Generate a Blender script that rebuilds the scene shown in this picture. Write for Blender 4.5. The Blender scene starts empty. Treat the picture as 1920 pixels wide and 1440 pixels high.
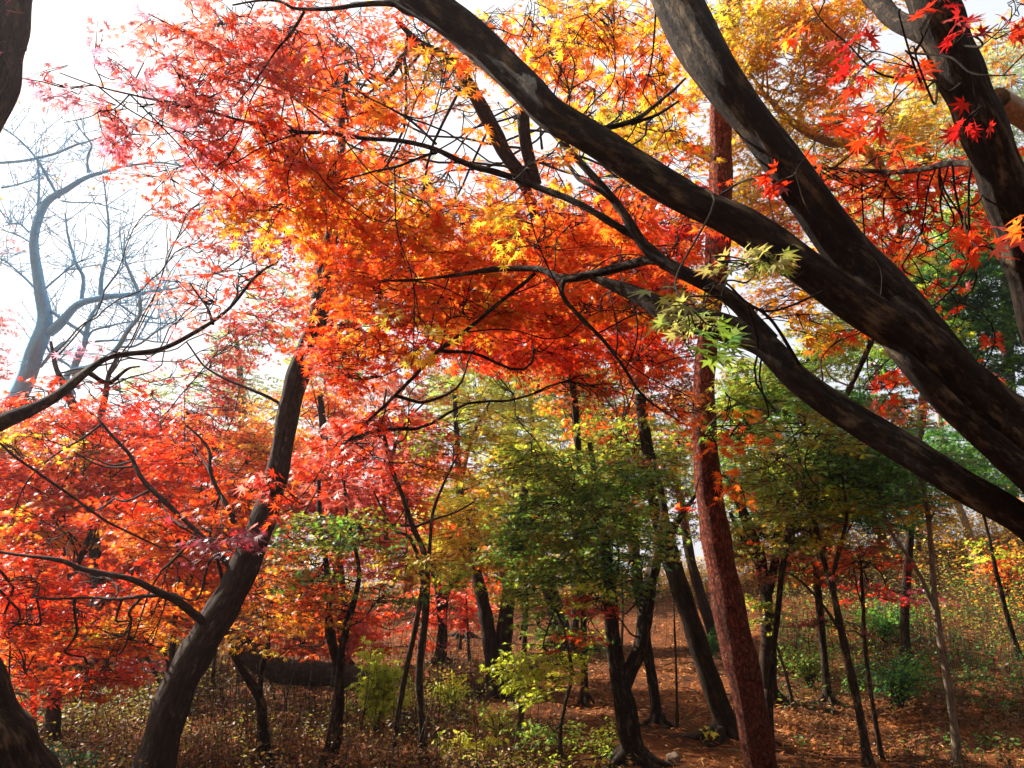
import bpy, math, random
import numpy as np
from mathutils import Vector

RNG = np.random.default_rng(7)
R = math.radians
sc = bpy.context.scene
COL = sc.collection

# ------------------------------------------------------------------ camera, sky, sun, exposure
CAM = np.array([0.0, 0.0, 1.6])
PITCH = R(14)
F = 1450.0                      # focal length in pixels of the 1920 px wide photograph
cam_d = bpy.data.cameras.new("camera")
cam_d.sensor_width = 36.0
cam_d.lens = 36.0 * F / 1920.0
cam_d.clip_start = 0.05
cam_d.clip_end = 3000
cam = bpy.data.objects.new("camera", cam_d)
COL.objects.link(cam)
cam.location = CAM
cam.rotation_euler = (R(90) + PITCH, 0, 0)
sc.camera = cam

SUN_AZ = R(-66)                 # measured from +Y (view direction), negative = to the left
SUN_EL = R(40)
world = bpy.data.worlds.new("World")
sc.world = world
world.use_nodes = True
nt = world.node_tree
nt.nodes.clear()
out = nt.nodes.new("ShaderNodeOutputWorld")
bg = nt.nodes.new("ShaderNodeBackground")
sky = nt.nodes.new("ShaderNodeTexSky")
sky.sky_type = 'NISHITA'
sky.sun_disc = False
sky.sun_elevation = SUN_EL
sky.sun_rotation = SUN_AZ
sky.dust_density = 6.0
sky.air_density = 1.2
sky.ozone_density = 1.0
# thin bright veil of cloud over the blue
tc = nt.nodes.new("ShaderNodeTexCoord")
nz = nt.nodes.new("ShaderNodeTexNoise")
nz.inputs['Scale'].default_value = 2.2
nz.inputs['Detail'].default_value = 6
rp = nt.nodes.new("ShaderNodeMapRange")
rp.inputs['From Min'].default_value = 0.3
rp.inputs['From Max'].default_value = 0.7
rp.inputs['To Min'].default_value = 0.88
rp.inputs['To Max'].default_value = 1.0
mx = nt.nodes.new("ShaderNodeMix")
mx.data_type = 'RGBA'
# the veil glows where one looks towards the sun and is dull on the far side
dt_ = nt.nodes.new("ShaderNodeVectorMath")
dt_.operation = 'DOT_PRODUCT'
dt_.inputs[1].default_value = (math.sin(SUN_AZ) * math.cos(SUN_EL), math.cos(SUN_AZ) * math.cos(SUN_EL), math.sin(SUN_EL))
nt.links.new(tc.outputs['Generated'], dt_.inputs[0])
gl = nt.nodes.new("ShaderNodeValToRGB")
gl.color_ramp.elements[0].position = 0.0
gl.color_ramp.elements[0].color = (.07, .09, .13, 1)
gl.color_ramp.elements[1].position = 1.0
gl.color_ramp.elements[1].color = (.95, .93, .91, 1)
for ps_, cl_ in [(.28, (.11, .14, .20, 1)), (.40, (.50, .56, .64, 1)), (.55, (.60, .64, .69, 1)), (.75, (.70, .71, .73, 1))]:
    el_ = gl.color_ramp.elements.new(ps_)
    el_.color = cl_
ma_ = nt.nodes.new("ShaderNodeMapRange")
ma_.inputs['From Min'].default_value = -1
nt.links.new(dt_.outputs['Value'], ma_.inputs['Value'])
nt.links.new(ma_.outputs['Result'], gl.inputs[0])
sc_ = nt.nodes.new("ShaderNodeVectorMath")
sc_.operation = 'SCALE'
sc_.inputs['Scale'].default_value = 8.2
nt.links.new(gl.outputs[0], sc_.inputs[0])
nt.links.new(sc_.outputs[0], mx.inputs[7])
nt.links.new(tc.outputs['Generated'], nz.inputs['Vector'])
nt.links.new(nz.outputs['Fac'], rp.inputs['Value'])
nt.links.new(rp.outputs['Result'], mx.inputs[0])
nt.links.new(sky.outputs['Color'], mx.inputs[6])
nt.links.new(mx.outputs[2], bg.inputs['Color'])
bg.inputs['Strength'].default_value = 0.05
nt.links.new(bg.outputs['Background'], out.inputs['Surface'])

sd = bpy.data.lights.new("sun", 'SUN')
sd.energy = 5.0
sd.angle = R(0.5)
sd.color = (1.0, 0.93, 0.82)
sun = bpy.data.objects.new("sun", sd)
COL.objects.link(sun)
to_sun = Vector((math.sin(SUN_AZ) * math.cos(SUN_EL), math.cos(SUN_AZ) * math.cos(SUN_EL), math.sin(SUN_EL)))
sun.rotation_euler = to_sun.to_track_quat('Z', 'Y').to_euler()
sun.location = to_sun * 60
sc.view_settings.view_transform = 'Standard'
sc.view_settings.look = 'None'
sc.view_settings.exposure = 1.9
sc.view_settings.gamma = 1.0
sc.cycles.max_bounces = 8
sc.cycles.diffuse_bounces = 4
sc.cycles.glossy_bounces = 2
sc.cycles.transmission_bounces = 5
sc.cycles.transparent_max_bounces = 4
sc.cycles.use_denoising = True
sc.cycles.caustics_reflective = False
sc.cycles.caustics_refractive = False

# ------------------------------------------------------------------ geometry of the view
FWD = np.array([0, math.cos(PITCH), math.sin(PITCH)])
UP = np.array([0, -math.sin(PITCH), math.cos(PITCH)])
RIGHT = np.array([1.0, 0, 0])


def P(px, py, d):
    return CAM + d * (FWD + (px - 960) / F * RIGHT + (720 - py) / F * UP)


_nd = np.random.default_rng(3)
_dirs = _nd.normal(size=(24, 3))
_dirs /= np.linalg.norm(_dirs, axis=1)[:, None]
_ph = _nd.uniform(0, 6.28, 24)


def fn(p, scale, seed=0):
    """smooth value noise substitute: sum of sines, roughly 0..1"""
    p = np.asarray(p, float) * scale
    v = np.zeros(p.shape[:-1])
    for k in range(8):
        j = (k + seed * 5) % 24
        v += np.sin(p @ _dirs[j] * (1 + 0.37 * k) + _ph[j] + seed * 1.7 + 1.3 * np.sin(p @ _dirs[(j + 7) % 24] * 0.8))
    return np.clip(0.5 + v / 7.0, 0, 1)


def sm(a, b, x):
    t = np.clip((x - a) / (b - a), 0, 1)
    return t * t * (3 - 2 * t)


def gz(x, y):
    x = np.asarray(x, float)
    y = np.asarray(y, float)
    H = 1.0 + np.clip((x - 3.5) * 0.15, -0.25, 2.6)
    z = H * sm(8, 25, y)
    z = z - np.clip(y - 27, 0, 40) * 0.13 * sm(26, 32, y)
    z = z + 0.16 * (fn(np.stack([x, y, x * 0], -1), 0.55, 1) - 0.5) * sm(3, 8, y)
    z = z + 0.07 * (fn(np.stack([x, y, x * 0], -1), 1.9, 2) - 0.5)
    return z


def G(px, py):
    """where the view ray through a pixel meets the ground"""
    v = FWD + (px - 960) / F * RIGHT + (720 - py) / F * UP
    d = np.arange(2.0, 40, 0.02)
    p = CAM + d[:, None] * v
    below = np.nonzero(p[:, 2] < gz(p[:, 0], p[:, 1]))[0]
    k = below[0] if len(below) else len(d) - 1
    return d[k]


# ------------------------------------------------------------------ materials
def new_mat(name):
    m = bpy.data.materials.new(name)
    m.use_nodes = True
    n = m.node_tree
    n.nodes.clear()
    o = n.nodes.new("ShaderNodeOutputMaterial")
    return m, n, o


def node(n, t, **kw):
    x = n.nodes.new(t)
    for k, v in kw.items():
        setattr(x, k, v)
    return x


def leaf_material(name, rough=0.42, trans=0.6, spec=0.5):
    m, n, o = new_mat(name)
    at = node(n, "ShaderNodeAttribute", attribute_name="leafcol")
    tcn = node(n, "ShaderNodeTexCoord")
    nz = node(n, "ShaderNodeTexNoise")
    nz.inputs['Scale'].default_value = 60
    nz.inputs['Detail'].default_value = 3
    n.links.new(tcn.outputs['Object'], nz.inputs['Vector'])
    mr = node(n, "ShaderNodeMapRange")
    mr.inputs['To Min'].default_value = 0.72
    mr.inputs['To Max'].default_value = 1.2
    n.links.new(nz.outputs['Fac'], mr.inputs['Value'])
    mul = node(n, "ShaderNodeVectorMath", operation='SCALE')
    n.links.new(at.outputs['Color'], mul.inputs[0])
    n.links.new(mr.outputs['Result'], mul.inputs['Scale'])
    p = node(n, "ShaderNodeBsdfPrincipled")
    p.inputs['Roughness'].default_value = rough
    p.inputs['Specular IOR Level'].default_value = spec
    n.links.new(mul.outputs[0], p.inputs['Base Color'])
    t = node(n, "ShaderNodeBsdfTranslucent")
    n.links.new(mul.outputs[0], t.inputs['Color'])
    mix = node(n, "ShaderNodeMixShader")
    mix.inputs[0].default_value = trans
    n.links.new(p.outputs[0], mix.inputs[1])
    n.links.new(t.outputs[0], mix.inputs[2])
    n.links.new(mix.outputs[0], o.inputs['Surface'])
    return m


def bark_material(name, dark, mid, light, sx=60.0, sl=10.0, bump=0.5, lichen=None, plates=False, lich_amt=0.62, foot=None):
    dark, mid, light = [tuple(.72 * q for q in c_) for c_ in (dark, mid, light)]
    lichen = tuple(.72 * q for q in lichen) if lichen else None
    m, n, o = new_mat(name)
    at = node(n, "ShaderNodeAttribute", attribute_name="bark")
    mp = node(n, "ShaderNodeMapping")
    mp.inputs['Scale'].default_value = (sx, sx, sl)
    n.links.new(at.outputs['Vector'], mp.inputs['Vector'])
    nz = node(n, "ShaderNodeTexNoise")
    nz.inputs['Scale'].default_value = 1.0
    nz.inputs['Detail'].default_value = 8
    nz.inputs['Roughness'].default_value = 0.65
    nz.inputs['Distortion'].default_value = 0.6
    n.links.new(mp.outputs[0], nz.inputs['Vector'])
    cr = node(n, "ShaderNodeValToRGB")
    e = cr.color_ramp.elements
    e[0].position, e[0].color = 0.3, (*dark, 1)
    e[1].position, e[1].color = 0.72, (*light, 1)
    x = cr.color_ramp.elements.new(0.5)
    x.color = (*mid, 1)
    n.links.new(nz.outputs['Fac'], cr.inputs[0])
    col = cr.outputs[0]
    hgt = nz.outputs['Fac']
    if plates:
        vo = node(n, "ShaderNodeTexVoronoi", feature='DISTANCE_TO_EDGE')
        vo.inputs['Scale'].default_value = 1.0
        mp2 = node(n, "ShaderNodeMapping")
        mp2.inputs['Scale'].default_value = (sx * 0.55, sx * 0.55, sl * 0.9)
        n.links.new(at.outputs['Vector'], mp2.inputs['Vector'])
        add = node(n, "ShaderNodeVectorMath", operation='ADD')
        sca = node(n, "ShaderNodeVectorMath", operation='SCALE')
        sca.inputs['Scale'].default_value = 1.6
        n.links.new(nz.outputs['Color'], sca.inputs[0])
        n.links.new(mp2.outputs[0], add.inputs[0])
        n.links.new(sca.outputs[0], add.inputs[1])
        n.links.new(add.outputs[0], vo.inputs['Vector'])
        mr = node(n, "ShaderNodeMapRange")
        mr.inputs['From Max'].default_value = 0.07
        n.links.new(vo.outputs['Distance'], mr.inputs['Value'])
        mxn = node(n, "ShaderNodeMix", data_type='RGBA')
        mxn.inputs[6].default_value = (mid[0] * .4, mid[1] * .4, mid[2] * .4, 1)
        n.links.new(mr.outputs[0], mxn.inputs[0])
        n.links.new(col, mxn.inputs[7])
        col = mxn.outputs[2]
        ad = node(n, "ShaderNodeMath", operation='ADD')
        ad.inputs[1].default_value = 0
        n.links.new(mr.outputs[0], ad.inputs[0])
        n.links.new(nz.outputs['Fac'], ad.inputs[1])
        hgt = ad.outputs[0]
    if lichen:
        n2 = node(n, "ShaderNodeTexNoise")
        n2.inputs['Scale'].default_value = 15.0
        n2.inputs['Detail'].default_value = 7
        n2.inputs['Roughness'].default_value = 0.7
        mp3 = node(n, "ShaderNodeMapping")
        mp3.inputs['Scale'].default_value = (1.6, 1.6, 0.5)
        n.links.new(at.outputs['Vector'], mp3.inputs['Vector'])
        n.links.new(mp3.outputs[0], n2.inputs['Vector'])
        mr2 = node(n, "ShaderNodeMapRange")
        mr2.inputs['From Min'].default_value = lich_amt - 0.06
        mr2.inputs['From Max'].default_value = lich_amt + 0.08
        n.links.new(n2.outputs['Fac'], mr2.inputs['Value'])
        mm = node(n, "ShaderNodeMix", data_type='RGBA')
        mm.inputs[7].default_value = (*lichen, 1)
        n.links.new(mr2.outputs[0], mm.inputs[0])
        n.links.new(col, mm.inputs[6])
        col = mm.outputs[2]
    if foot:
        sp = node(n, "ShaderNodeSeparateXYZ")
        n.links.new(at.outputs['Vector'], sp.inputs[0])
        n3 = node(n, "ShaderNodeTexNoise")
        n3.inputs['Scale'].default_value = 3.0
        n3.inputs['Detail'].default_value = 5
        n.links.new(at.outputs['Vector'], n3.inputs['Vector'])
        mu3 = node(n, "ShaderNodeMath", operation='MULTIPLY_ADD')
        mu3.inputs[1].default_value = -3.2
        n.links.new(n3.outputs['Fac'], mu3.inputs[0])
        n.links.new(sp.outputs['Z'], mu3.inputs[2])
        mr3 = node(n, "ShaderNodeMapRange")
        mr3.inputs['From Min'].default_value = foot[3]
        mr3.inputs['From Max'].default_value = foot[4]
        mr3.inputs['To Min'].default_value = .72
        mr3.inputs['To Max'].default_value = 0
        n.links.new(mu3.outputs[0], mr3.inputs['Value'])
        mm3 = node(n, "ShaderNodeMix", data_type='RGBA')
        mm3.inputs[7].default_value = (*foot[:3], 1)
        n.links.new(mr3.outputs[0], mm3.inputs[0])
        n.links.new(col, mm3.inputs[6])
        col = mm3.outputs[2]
    p = node(n, "ShaderNodeBsdfPrincipled")
    p.inputs['Roughness'].default_value = 0.85
    p.inputs['Specular IOR Level'].default_value = 0.12
    n.links.new(col, p.inputs['Base Color'])
    nf = node(n, "ShaderNodeTexNoise")
    nf.inputs['Scale'].default_value = 5.0
    nf.inputs['Detail'].default_value = 6
    nf.inputs['Roughness'].default_value = .7
    n.links.new(mp.outputs[0], nf.inputs['Vector'])
    b0 = node(n, "ShaderNodeBump")
    b0.inputs['Strength'].default_value = bump * .8
    b0.inputs['Distance'].default_value = 0.004
    n.links.new(nf.outputs['Fac'], b0.inputs['Height'])
    b = node(n, "ShaderNodeBump")
    n.links.new(b0.outputs[0], b.inputs['Normal'])
    b.inputs['Strength'].default_value = bump
    b.inputs['Distance'].default_value = 0.006 if plates else 0.010
    n.links.new(hgt, b.inputs['Height'])
    n.links.new(b.outputs[0], p.inputs['Normal'])
    n.links.new(p.outputs[0], o.inputs['Surface'])
    return m


LEAF = leaf_material("maple_leaf")
LEAF_GLOSSY = leaf_material("shrub_leaf", rough=0.5, trans=0.45, spec=0.3)
DRY = leaf_material("fallen_leaf", rough=0.75, trans=0.15, spec=0.12)
BARK_NEAR = bark_material("maple_bark", (0.006, 0.0035, 0.002), (0.016, 0.009, 0.0055), (0.060, 0.036, 0.020), 60, 26, 1.2, (0.17, 0.12, 0.07), lich_amt=0.585)
BARK_GREY = bark_material("grey_maple_bark", (0.014, 0.009, 0.007), (0.034, 0.022, 0.016), (0.10, 0.066, 0.048), 45, 14, 0.6, (0.26, 0.22, 0.18), lich_amt=0.64)
BARK_THIN = bark_material("sapling_bark", (0.014, 0.009, 0.005), (0.036, 0.023, 0.014), (0.11, 0.072, 0.045), 70, 20, 0.5, (0.30, 0.25, 0.18), lich_amt=0.6)
BARK_DARK = bark_material("dark_pine_bark", (0.014, 0.008, 0.005), (0.040, 0.023, 0.013), (0.11, 0.060, 0.034), 26, 7, 1.0, plates=True)
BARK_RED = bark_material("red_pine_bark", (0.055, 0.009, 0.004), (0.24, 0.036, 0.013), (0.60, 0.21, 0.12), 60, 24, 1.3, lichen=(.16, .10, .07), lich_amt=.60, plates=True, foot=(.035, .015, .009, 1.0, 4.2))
BARK_FLARE_BLUE = bark_material("flare_blue_bark", (0.20, 0.48, 0.72), (0.28, 0.60, 0.82), (0.42, 0.68, 0.85), 40, 14, 0.4)  # veil of lens flare put into the bark colour as blue
BARK_PALE = bark_material("pale_bark", (0.22, 0.16, 0.11), (0.42, 0.33, 0.24), (0.62, 0.52, 0.40), 50, 30, 0.5, (0.12, 0.08, 0.05), lich_amt=0.62)


# ------------------------------------------------------------------ object helpers
def tag(o, label=None, cat=None, group=None, kind=None):
    if label:
        o['label'] = label
    if cat:
        o['category'] = cat
    if group:
        o['group'] = group
    if kind:
        o['kind'] = kind
    return o


def empty(name, loc):
    o = bpy.data.objects.new(name, None)
    o.empty_display_size = 0.2
    COL.objects.link(o)
    o.location = loc
    return o


def mesh_from(name, verts, faces_flat, counts, mat, parent=None, origin=None, attr=None, smooth=False):
    me = bpy.data.meshes.new(name)
    v = np.asarray(verts, np.float32)
    if origin is not None:
        v = v - np.asarray(origin, np.float32)
    me.vertices.add(len(v))
    me.vertices.foreach_set("co", v.ravel())
    ff = np.asarray(faces_flat, np.int32).ravel()
    cn = np.asarray(counts, np.int32)
    me.loops.add(len(ff))
    me.loops.foreach_set("vertex_index", ff)
    me.polygons.add(len(cn))
    st = np.concatenate([[0], np.cumsum(cn)[:-1]]).astype(np.int32)
    me.polygons.foreach_set("loop_start", st)
    me.polygons.foreach_set("loop_total", cn)
    if smooth:
        me.polygons.foreach_set("use_smooth", np.ones(len(cn), bool))
    if attr:
        for an, (typ, dom, data) in attr.items():
            a = me.attributes.new(an, typ, dom)
            if typ == 'FLOAT_COLOR':
                d = np.concatenate([data, np.ones((len(data), 1))], 1).astype(np.float32)
                a.data.foreach_set("color", d.ravel())
            else:
                a.data.foreach_set("vector", np.asarray(data, np.float32).ravel())
    me.update(calc_edges=True)
    me.materials.append(mat)
    o = bpy.data.objects.new(name, me)
    COL.objects.link(o)
    if parent is not None:
        o.parent = parent
    return o


# ---- tubes
def catmull(pts, n):
    pts = np.asarray(pts, float)
    if len(pts) == 2:
        t = np.linspace(0, 1, n)[:, None]
        return pts[0] * (1 - t) + pts[1] * t
    p = np.vstack([2 * pts[0] - pts[1], pts, 2 * pts[-1] - pts[-2]])
    k = len(pts) - 1
    u = np.linspace(0, k, n)
    i = np.minimum(u.astype(int), k - 1)
    t = (u - i)[:, None]
    a, b, c, d = p[i], p[i + 1], p[i + 2], p[i + 3]
    return 0.5 * (2 * b + (c - a) * t + (2 * a - 5 * b + 4 * c - d) * t * t + (3 * b - a - 3 * c + d) * t ** 3)


class Tubes:
    def __init__(s):
        s.v, s.f, s.b, s.n = [], [], [], 0

    def add(s, path, rad, sides=6, rough=0.0, seed=0.0):
        """path (n,3), rad (n)"""
        path = np.asarray(path, float)
        rad = np.asarray(rad, float)
        n = len(path)
        T = np.gradient(path, axis=0)
        T /= np.linalg.norm(T, axis=1)[:, None] + 1e-9
        ref = np.array([0, 1.0, 0]) if abs(T[0][1]) < 0.8 else np.array([1.0, 0, 0])
        A = np.zeros((n, 3))
        a = ref - T[0] * (ref @ T[0])
        for i in range(n):
            a = a - T[i] * (a @ T[i])
            a /= np.linalg.norm(a) + 1e-9
            A[i] = a
        B = np.cross(T, A)
        th = np.linspace(0, 2 * math.pi, sides, endpoint=False)
        L = np.concatenate([[0], np.cumsum(np.linalg.norm(np.diff(path, axis=0), axis=1))])
        ca, sa = np.cos(th), np.sin(th)
        q = np.stack([rad[:, None] * ca, rad[:, None] * sa, L[:, None] + 0 * ca], -1)
        rr = rad[:, None] * np.ones(sides)
        if rough > 0:
            r0 = rad.max()
            qq = np.stack([ca[None] * 1.2 + 0 * L[:, None], sa[None] * 1.2 + 0 * L[:, None], 0.25 * L[:, None] / r0 + 0 * ca], -1) + seed
            for kq in range(int(L[-1] / max(.35, r0 * 7))):
                kl, ka = RNG.uniform(0, L[-1]), RNG.uniform(0, 6.28)
                rr = rr * (1 + RNG.uniform(.08, .22) * np.exp(-((L[:, None] - kl) / (r0 * .7)) ** 2 - (np.angle(np.exp(1j * (th[None] - ka))) / .45) ** 2))
            rr = rr * (1 + rough * (fn(qq, 1.3, 3) - 0.5) * 2 + rough * 0.5 * (fn(qq * np.array([1, 1, 0.4]), 4.5, 4) - 0.5) * 2)
        V = path[:, None, :] + rr[..., None] * (ca[None, :, None] * A[:, None, :] + sa[None, :, None] * B[:, None, :])
        i = np.arange(n - 1)[:, None]
        j = np.arange(sides)[None]
        j2 = (j + 1) % sides
        f = np.stack([i * sides + j, i * sides + j2, (i + 1) * sides + j2, (i + 1) * sides + j], -1).reshape(-1, 4) + s.n
        # end cap point
        s.v.append(V.reshape(-1, 3))
        s.b.append(q.reshape(-1, 3) + seed)
        s.f.append(f)
        s.n += n * sides
        return L

    def batch(s, A0, A1, A2, r0, r1, sides=3):
        """many short three-point twigs at once"""
        m = len(A0)
        if m == 0:
            return
        path = np.stack([A0, A1, A2], 1)
        T = A2 - A0
        T /= np.linalg.norm(T, axis=1)[:, None] + 1e-9
        a = np.cross(T, np.array([0.3, 0.2, 1.0]))
        a /= np.linalg.norm(a, axis=1)[:, None] + 1e-9
        b = np.cross(T, a)
        th = np.arange(sides) * 2 * math.pi / sides
        off = np.cos(th)[None, :, None] * a[:, None] + np.sin(th)[None, :, None] * b[:, None]
        rad = np.stack([r0, (r0 + r1) / 2, r1], 1)
        V = path[:, :, None, :] + rad[:, :, None, None] * off[:, None]
        base = (np.arange(m) * 3 * sides)[:, None] + s.n
        f = []
        for i in range(2):
            for j in range(sides):
                j2 = (j + 1) % sides
                f.append(np.concatenate([base + i * sides + j, base + i * sides + j2, base + (i + 1) * sides + j2, base + (i + 1) * sides + j], 1))
        s.f.append(np.stack(f, 1).reshape(-1, 4))
        s.v.append(V.reshape(-1, 3))
        s.b.append(V.reshape(-1, 3))
        s.n += m * 3 * sides

    def build(s, name, mat, parent, origin):
        if not s.v:
            return None
        v = np.concatenate(s.v)
        f = np.concatenate(s.f)
        b = np.concatenate(s.b)
        return mesh_from(name, v, f, np.full(len(f), 4), mat, parent, origin, {"bark": ('FLOAT_VECTOR', 'POINT', b)}, smooth=True)


# ---- leaves
def star(lobes, notch, mids):
    """local 2D outline of a palmate leaf as lobes round a centre; returns verts (k,2), faces"""
    V = [(0.0, 0.0)]
    ang = [a for a, _ in lobes]
    nts = []
    for i in range(len(lobes) + 1):
        if i == 0:
            a = ang[0] - 22
            r = notch * .55
        elif i == len(lobes):
            a = ang[-1] + 22
            r = notch * .55
        else:
            a = (ang[i - 1] + ang[i]) / 2
            r = notch
        nts.append(len(V))
        V.append((r * math.cos(R(a)), r * math.sin(R(a))))
    Fc = []
    for i, (a, l) in enumerate(lobes):
        tip = len(V)
        V.append((l * math.cos(R(a)), l * math.sin(R(a))))
        if mids:
            m1 = len(V)
            V.append((l * .58 * math.cos(R(a - 9)), l * .58 * math.sin(R(a - 9))))
            m2 = len(V)
            V.append((l * .58 * math.cos(R(a + 9)), l * .58 * math.sin(R(a + 9))))
            Fc.append((0, nts[i], m1, tip))
            Fc.append((0, tip, m2, nts[i + 1]))
        else:
            Fc.append((0, nts[i], tip, nts[i + 1]))
    return np.array(V), np.array(Fc)


SHAPES = {
    'near': star([(-118, .5), (-78, .78), (-38, .96), (0, 1.0), (38, .96), (78, .78), (118, .5)], .33, True),
    'mid': star([(-105, .55), (-68, .82), (-34, .97), (0, 1.0), (34, .97), (68, .82), (105, .55)], .30, False),
    'far': star([(-88, .75), (-42, .95), (0, 1.0), (42, .95), (88, .75)], .34, False),
    'oval': (np.array([(0, 0), (.35, .3), (1.0, 0), (.35, -.3), (.75, .2), (.75, -.2)]), np.array([(0, 3, 5, 2), (0, 2, 4, 1)])),
    'needle': (np.array([(0, 0), (0.5, .045), (1.0, 0), (.5, -.045)]), np.array([(0, 3, 2, 1)])),
}


class Leaves:
    def __init__(s):
        s.v, s.f, s.c, s.n, s.count = [], [], [], 0, 0

    def add(s, base, axis, nrm, size, color, shape='mid', curl=0.35):
        S, Fc = SHAPES[shape]
        m = len(base)
        if m == 0:
            return
        axis = axis / (np.linalg.norm(axis, axis=1)[:, None] + 1e-9)
        nrm = nrm - axis * np.sum(nrm * axis, 1)[:, None]
        nrm /= np.linalg.norm(nrm, axis=1)[:, None] + 1e-9
        side = np.cross(nrm, axis)
        r2 = (S ** 2).sum(1)
        cu = RNG.uniform(0.2, 1.6, m) * curl
        asym = RNG.uniform(-.25, .25, m)
        w = -cu[:, None] * r2[None] * .5 + asym[:, None] * S[None, :, 1] + .18 * np.abs(S[None, :, 1]) * RNG.uniform(-1, 1.4, (m, 1))
        sz = size[:, None, None]
        V = base[:, None] + sz * (S[None, :, 0, None] * axis[:, None] + S[None, :, 1, None] * side[:, None] * RNG.uniform(.8, 1.05, (m, 1, 1)) + w[..., None] * nrm[:, None])
        k = len(S)
        f = Fc[None] + (np.arange(m) * k)[:, None, None] + s.n
        s.v.append(V.reshape(-1, 3).astype(np.float32))
        s.f.append(f.reshape(-1, 4).astype(np.int32))
        cc = np.repeat(color[:, None], k, axis=1)
        if shape in ('near', 'mid'):
            r_ = np.sqrt(r2)[None, :, None]
            tint = 1 + r_ * (np.array([.05, -.38, -.1]) * RNG.uniform(-.3, 1.3, (m, 1, 1))) + RNG.normal(0, .07, (m, k, 1))
            cc = np.clip(cc * tint, 0, 1)
        s.c.append(cc.reshape(-1, 3).astype(np.float32))
        s.n += m * k
        s.count += m

    def build(s, name, mat, parent, origin):
        if not s.v:
            return None
        f = np.concatenate(s.f)
        return mesh_from(name, np.concatenate(s.v), f, np.full(len(f), 4), mat, parent, origin, {"leafcol": ('FLOAT_COLOR', 'POINT', np.concatenate(s.c))})


# leaf colours (linear), ordered so that neighbours blend
RED = (.76, .042, .007)
DRED = (.36, .012, .012)
CRIM = (.60, .035, .030)
PINK = (.84, .24, .16)
FLARE_MAUVE = (.74, .36, .46)  # lens flare veil put into the leaf colour
FLARE_PINK = (.76, .20, .20)  # dusty pink, also tinted for the flare
ORED = (.86, .095, .014)
ORA = (.92, .21, .018)
AMB = (.92, .38, .025)
YEL = (.88, .58, .035)
LYEL = (.80, .70, .06)
YGR = (.52, .62, .035)
LGR = (.30, .46, .05)
OLI = (.38, .34, .040)
GRN = (.16, .36, .030)
DGR = (.06, .18, .022)
TEAL = (.035, .14, .06)
BRO = (.26, .10, .03)
TAN = (.55, .32, .12)
CREAM = (.75, .62, .36)
PAL = {
    'mauve': [FLARE_MAUVE, FLARE_MAUVE, FLARE_PINK, PINK], 'pink': [FLARE_PINK, PINK, PINK, ORED, PINK], 'pinkred': [CRIM, PINK, ORED, RED, PINK],  # 'mauve' and 'pink' carry the upper left flare veil as leaf colour
    'red': [DRED, RED, ORED, RED, ORED, ORA, RED], 'deepred': [DRED, DRED, RED, CRIM, RED], 'redor': [RED, ORED, ORA, ORED, ORA, AMB, ORED],
    'orange': [ORED, ORA, AMB, ORA, YEL, ORED, ORA], 'oryel': [ORED, ORA, AMB, YEL, AMB, ORA], 'yelor': [ORA, AMB, YEL, YEL, LYEL, AMB],
    'yellow': [AMB, YEL, LYEL, YEL, YGR], 'ygreen': [OLI, LGR, YGR, LYEL, YGR, YEL, LYEL], 'olive': [BRO, OLI, YGR, OLI, LGR, OLI, YEL],
    'brown': [DRED, BRO, BRO, ORED, OLI, AMB], 'green': [DGR, GRN, LGR, GRN, YGR, OLI, GRN], 'dgreen': [DGR, DGR, GRN, TEAL, GRN],
    'midgreen': [DGR, GRN, OLI, LGR, GRN, YEL, OLI], 'lime': [LGR, YGR, (.62, .72, .04), LYEL], 'palegreen': [LGR, (.42, .52, .2), (.6, .66, .4), LGR], 'purple': [(.16, .035, .06), (.3, .04, .06), CRIM],
    'dry': [BRO, TAN, OLI, TAN, YGR, BRO, CREAM], 'golden': [TAN, AMB, YEL, TAN, BRO],
}


def pick(pal, t):
    p = np.array(PAL[pal]) if isinstance(pal, str) else np.array(pal)
    k = len(p) - 1
    u = np.clip(t, 0, 0.9999) * k
    i = u.astype(int)
    fr = (u - i)
    fr = np.where(fr < .35, 0, np.where(fr > .65, 1, (fr - .35) / .3))[:, None]
    c = p[i] * (1 - fr) + p[i + 1] * fr
    return c * RNG.uniform(.72, 1.0, (len(t), 1))


NEAR_RED = [(.50, .018, .010), (.40, .012, .010), (.58, .04, .012), (.30, .010, .010)]
SPRIG = [(.20, .26, .05), (.28, .32, .06), (.36, .34, .08), (.24, .30, .05)]


def lod(d):
    return 'near' if d < 3.0 else ('mid' if d < 8 else 'far')


def unit_rand(m):
    v = RNG.normal(size=(m, 3))
    return v / np.linalg.norm(v, axis=1)[:, None]


TOTAL = [0]

# gaps in the canopy through which the sun reaches soil, shrubs and stems: (px, py, radius in metres[, depth])
S_DIR = np.array([math.sin(SUN_AZ) * math.cos(SUN_EL), math.cos(SUN_AZ) * math.cos(SUN_EL), math.sin(SUN_EL)])
SHAFTS = []
DQ = G(1445, 1560)
for a_, b_, r_ in [(1270, 1420, .3), (1330, 1425, .3), (1500, 1415, .3), (1570, 1415, .28), (1650, 1405, .3), (1060, 1290, .3), (1110, 1320, .35), (1160, 1330, .3), (1250, 1210, .5), (1300, 1235, .5),
                   (1220, 1290, .3), (860, 1262, .5), (900, 1262, .4), (1740, 1160, .8), (1830, 1125, .9), (1900, 1110, .9), (1780, 1185, .5), (1470, 1370, .3), (1890, 1290, .4), (1590, 1240, .4),
                   (560, 1330, .45), (690, 1410, .3), (440, 1400, .35), (190, 1380, .35), (600, 1410, .3), (470, 1300, .5), (340, 1370, .3), (700, 1300, .5), (870, 1420, .3), (1040, 1380, .3), (1180, 1180, .6), (1420, 1130, .6)]:
    SHAFTS.append((P(a_, b_, G(a_, b_)), r_))
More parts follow.
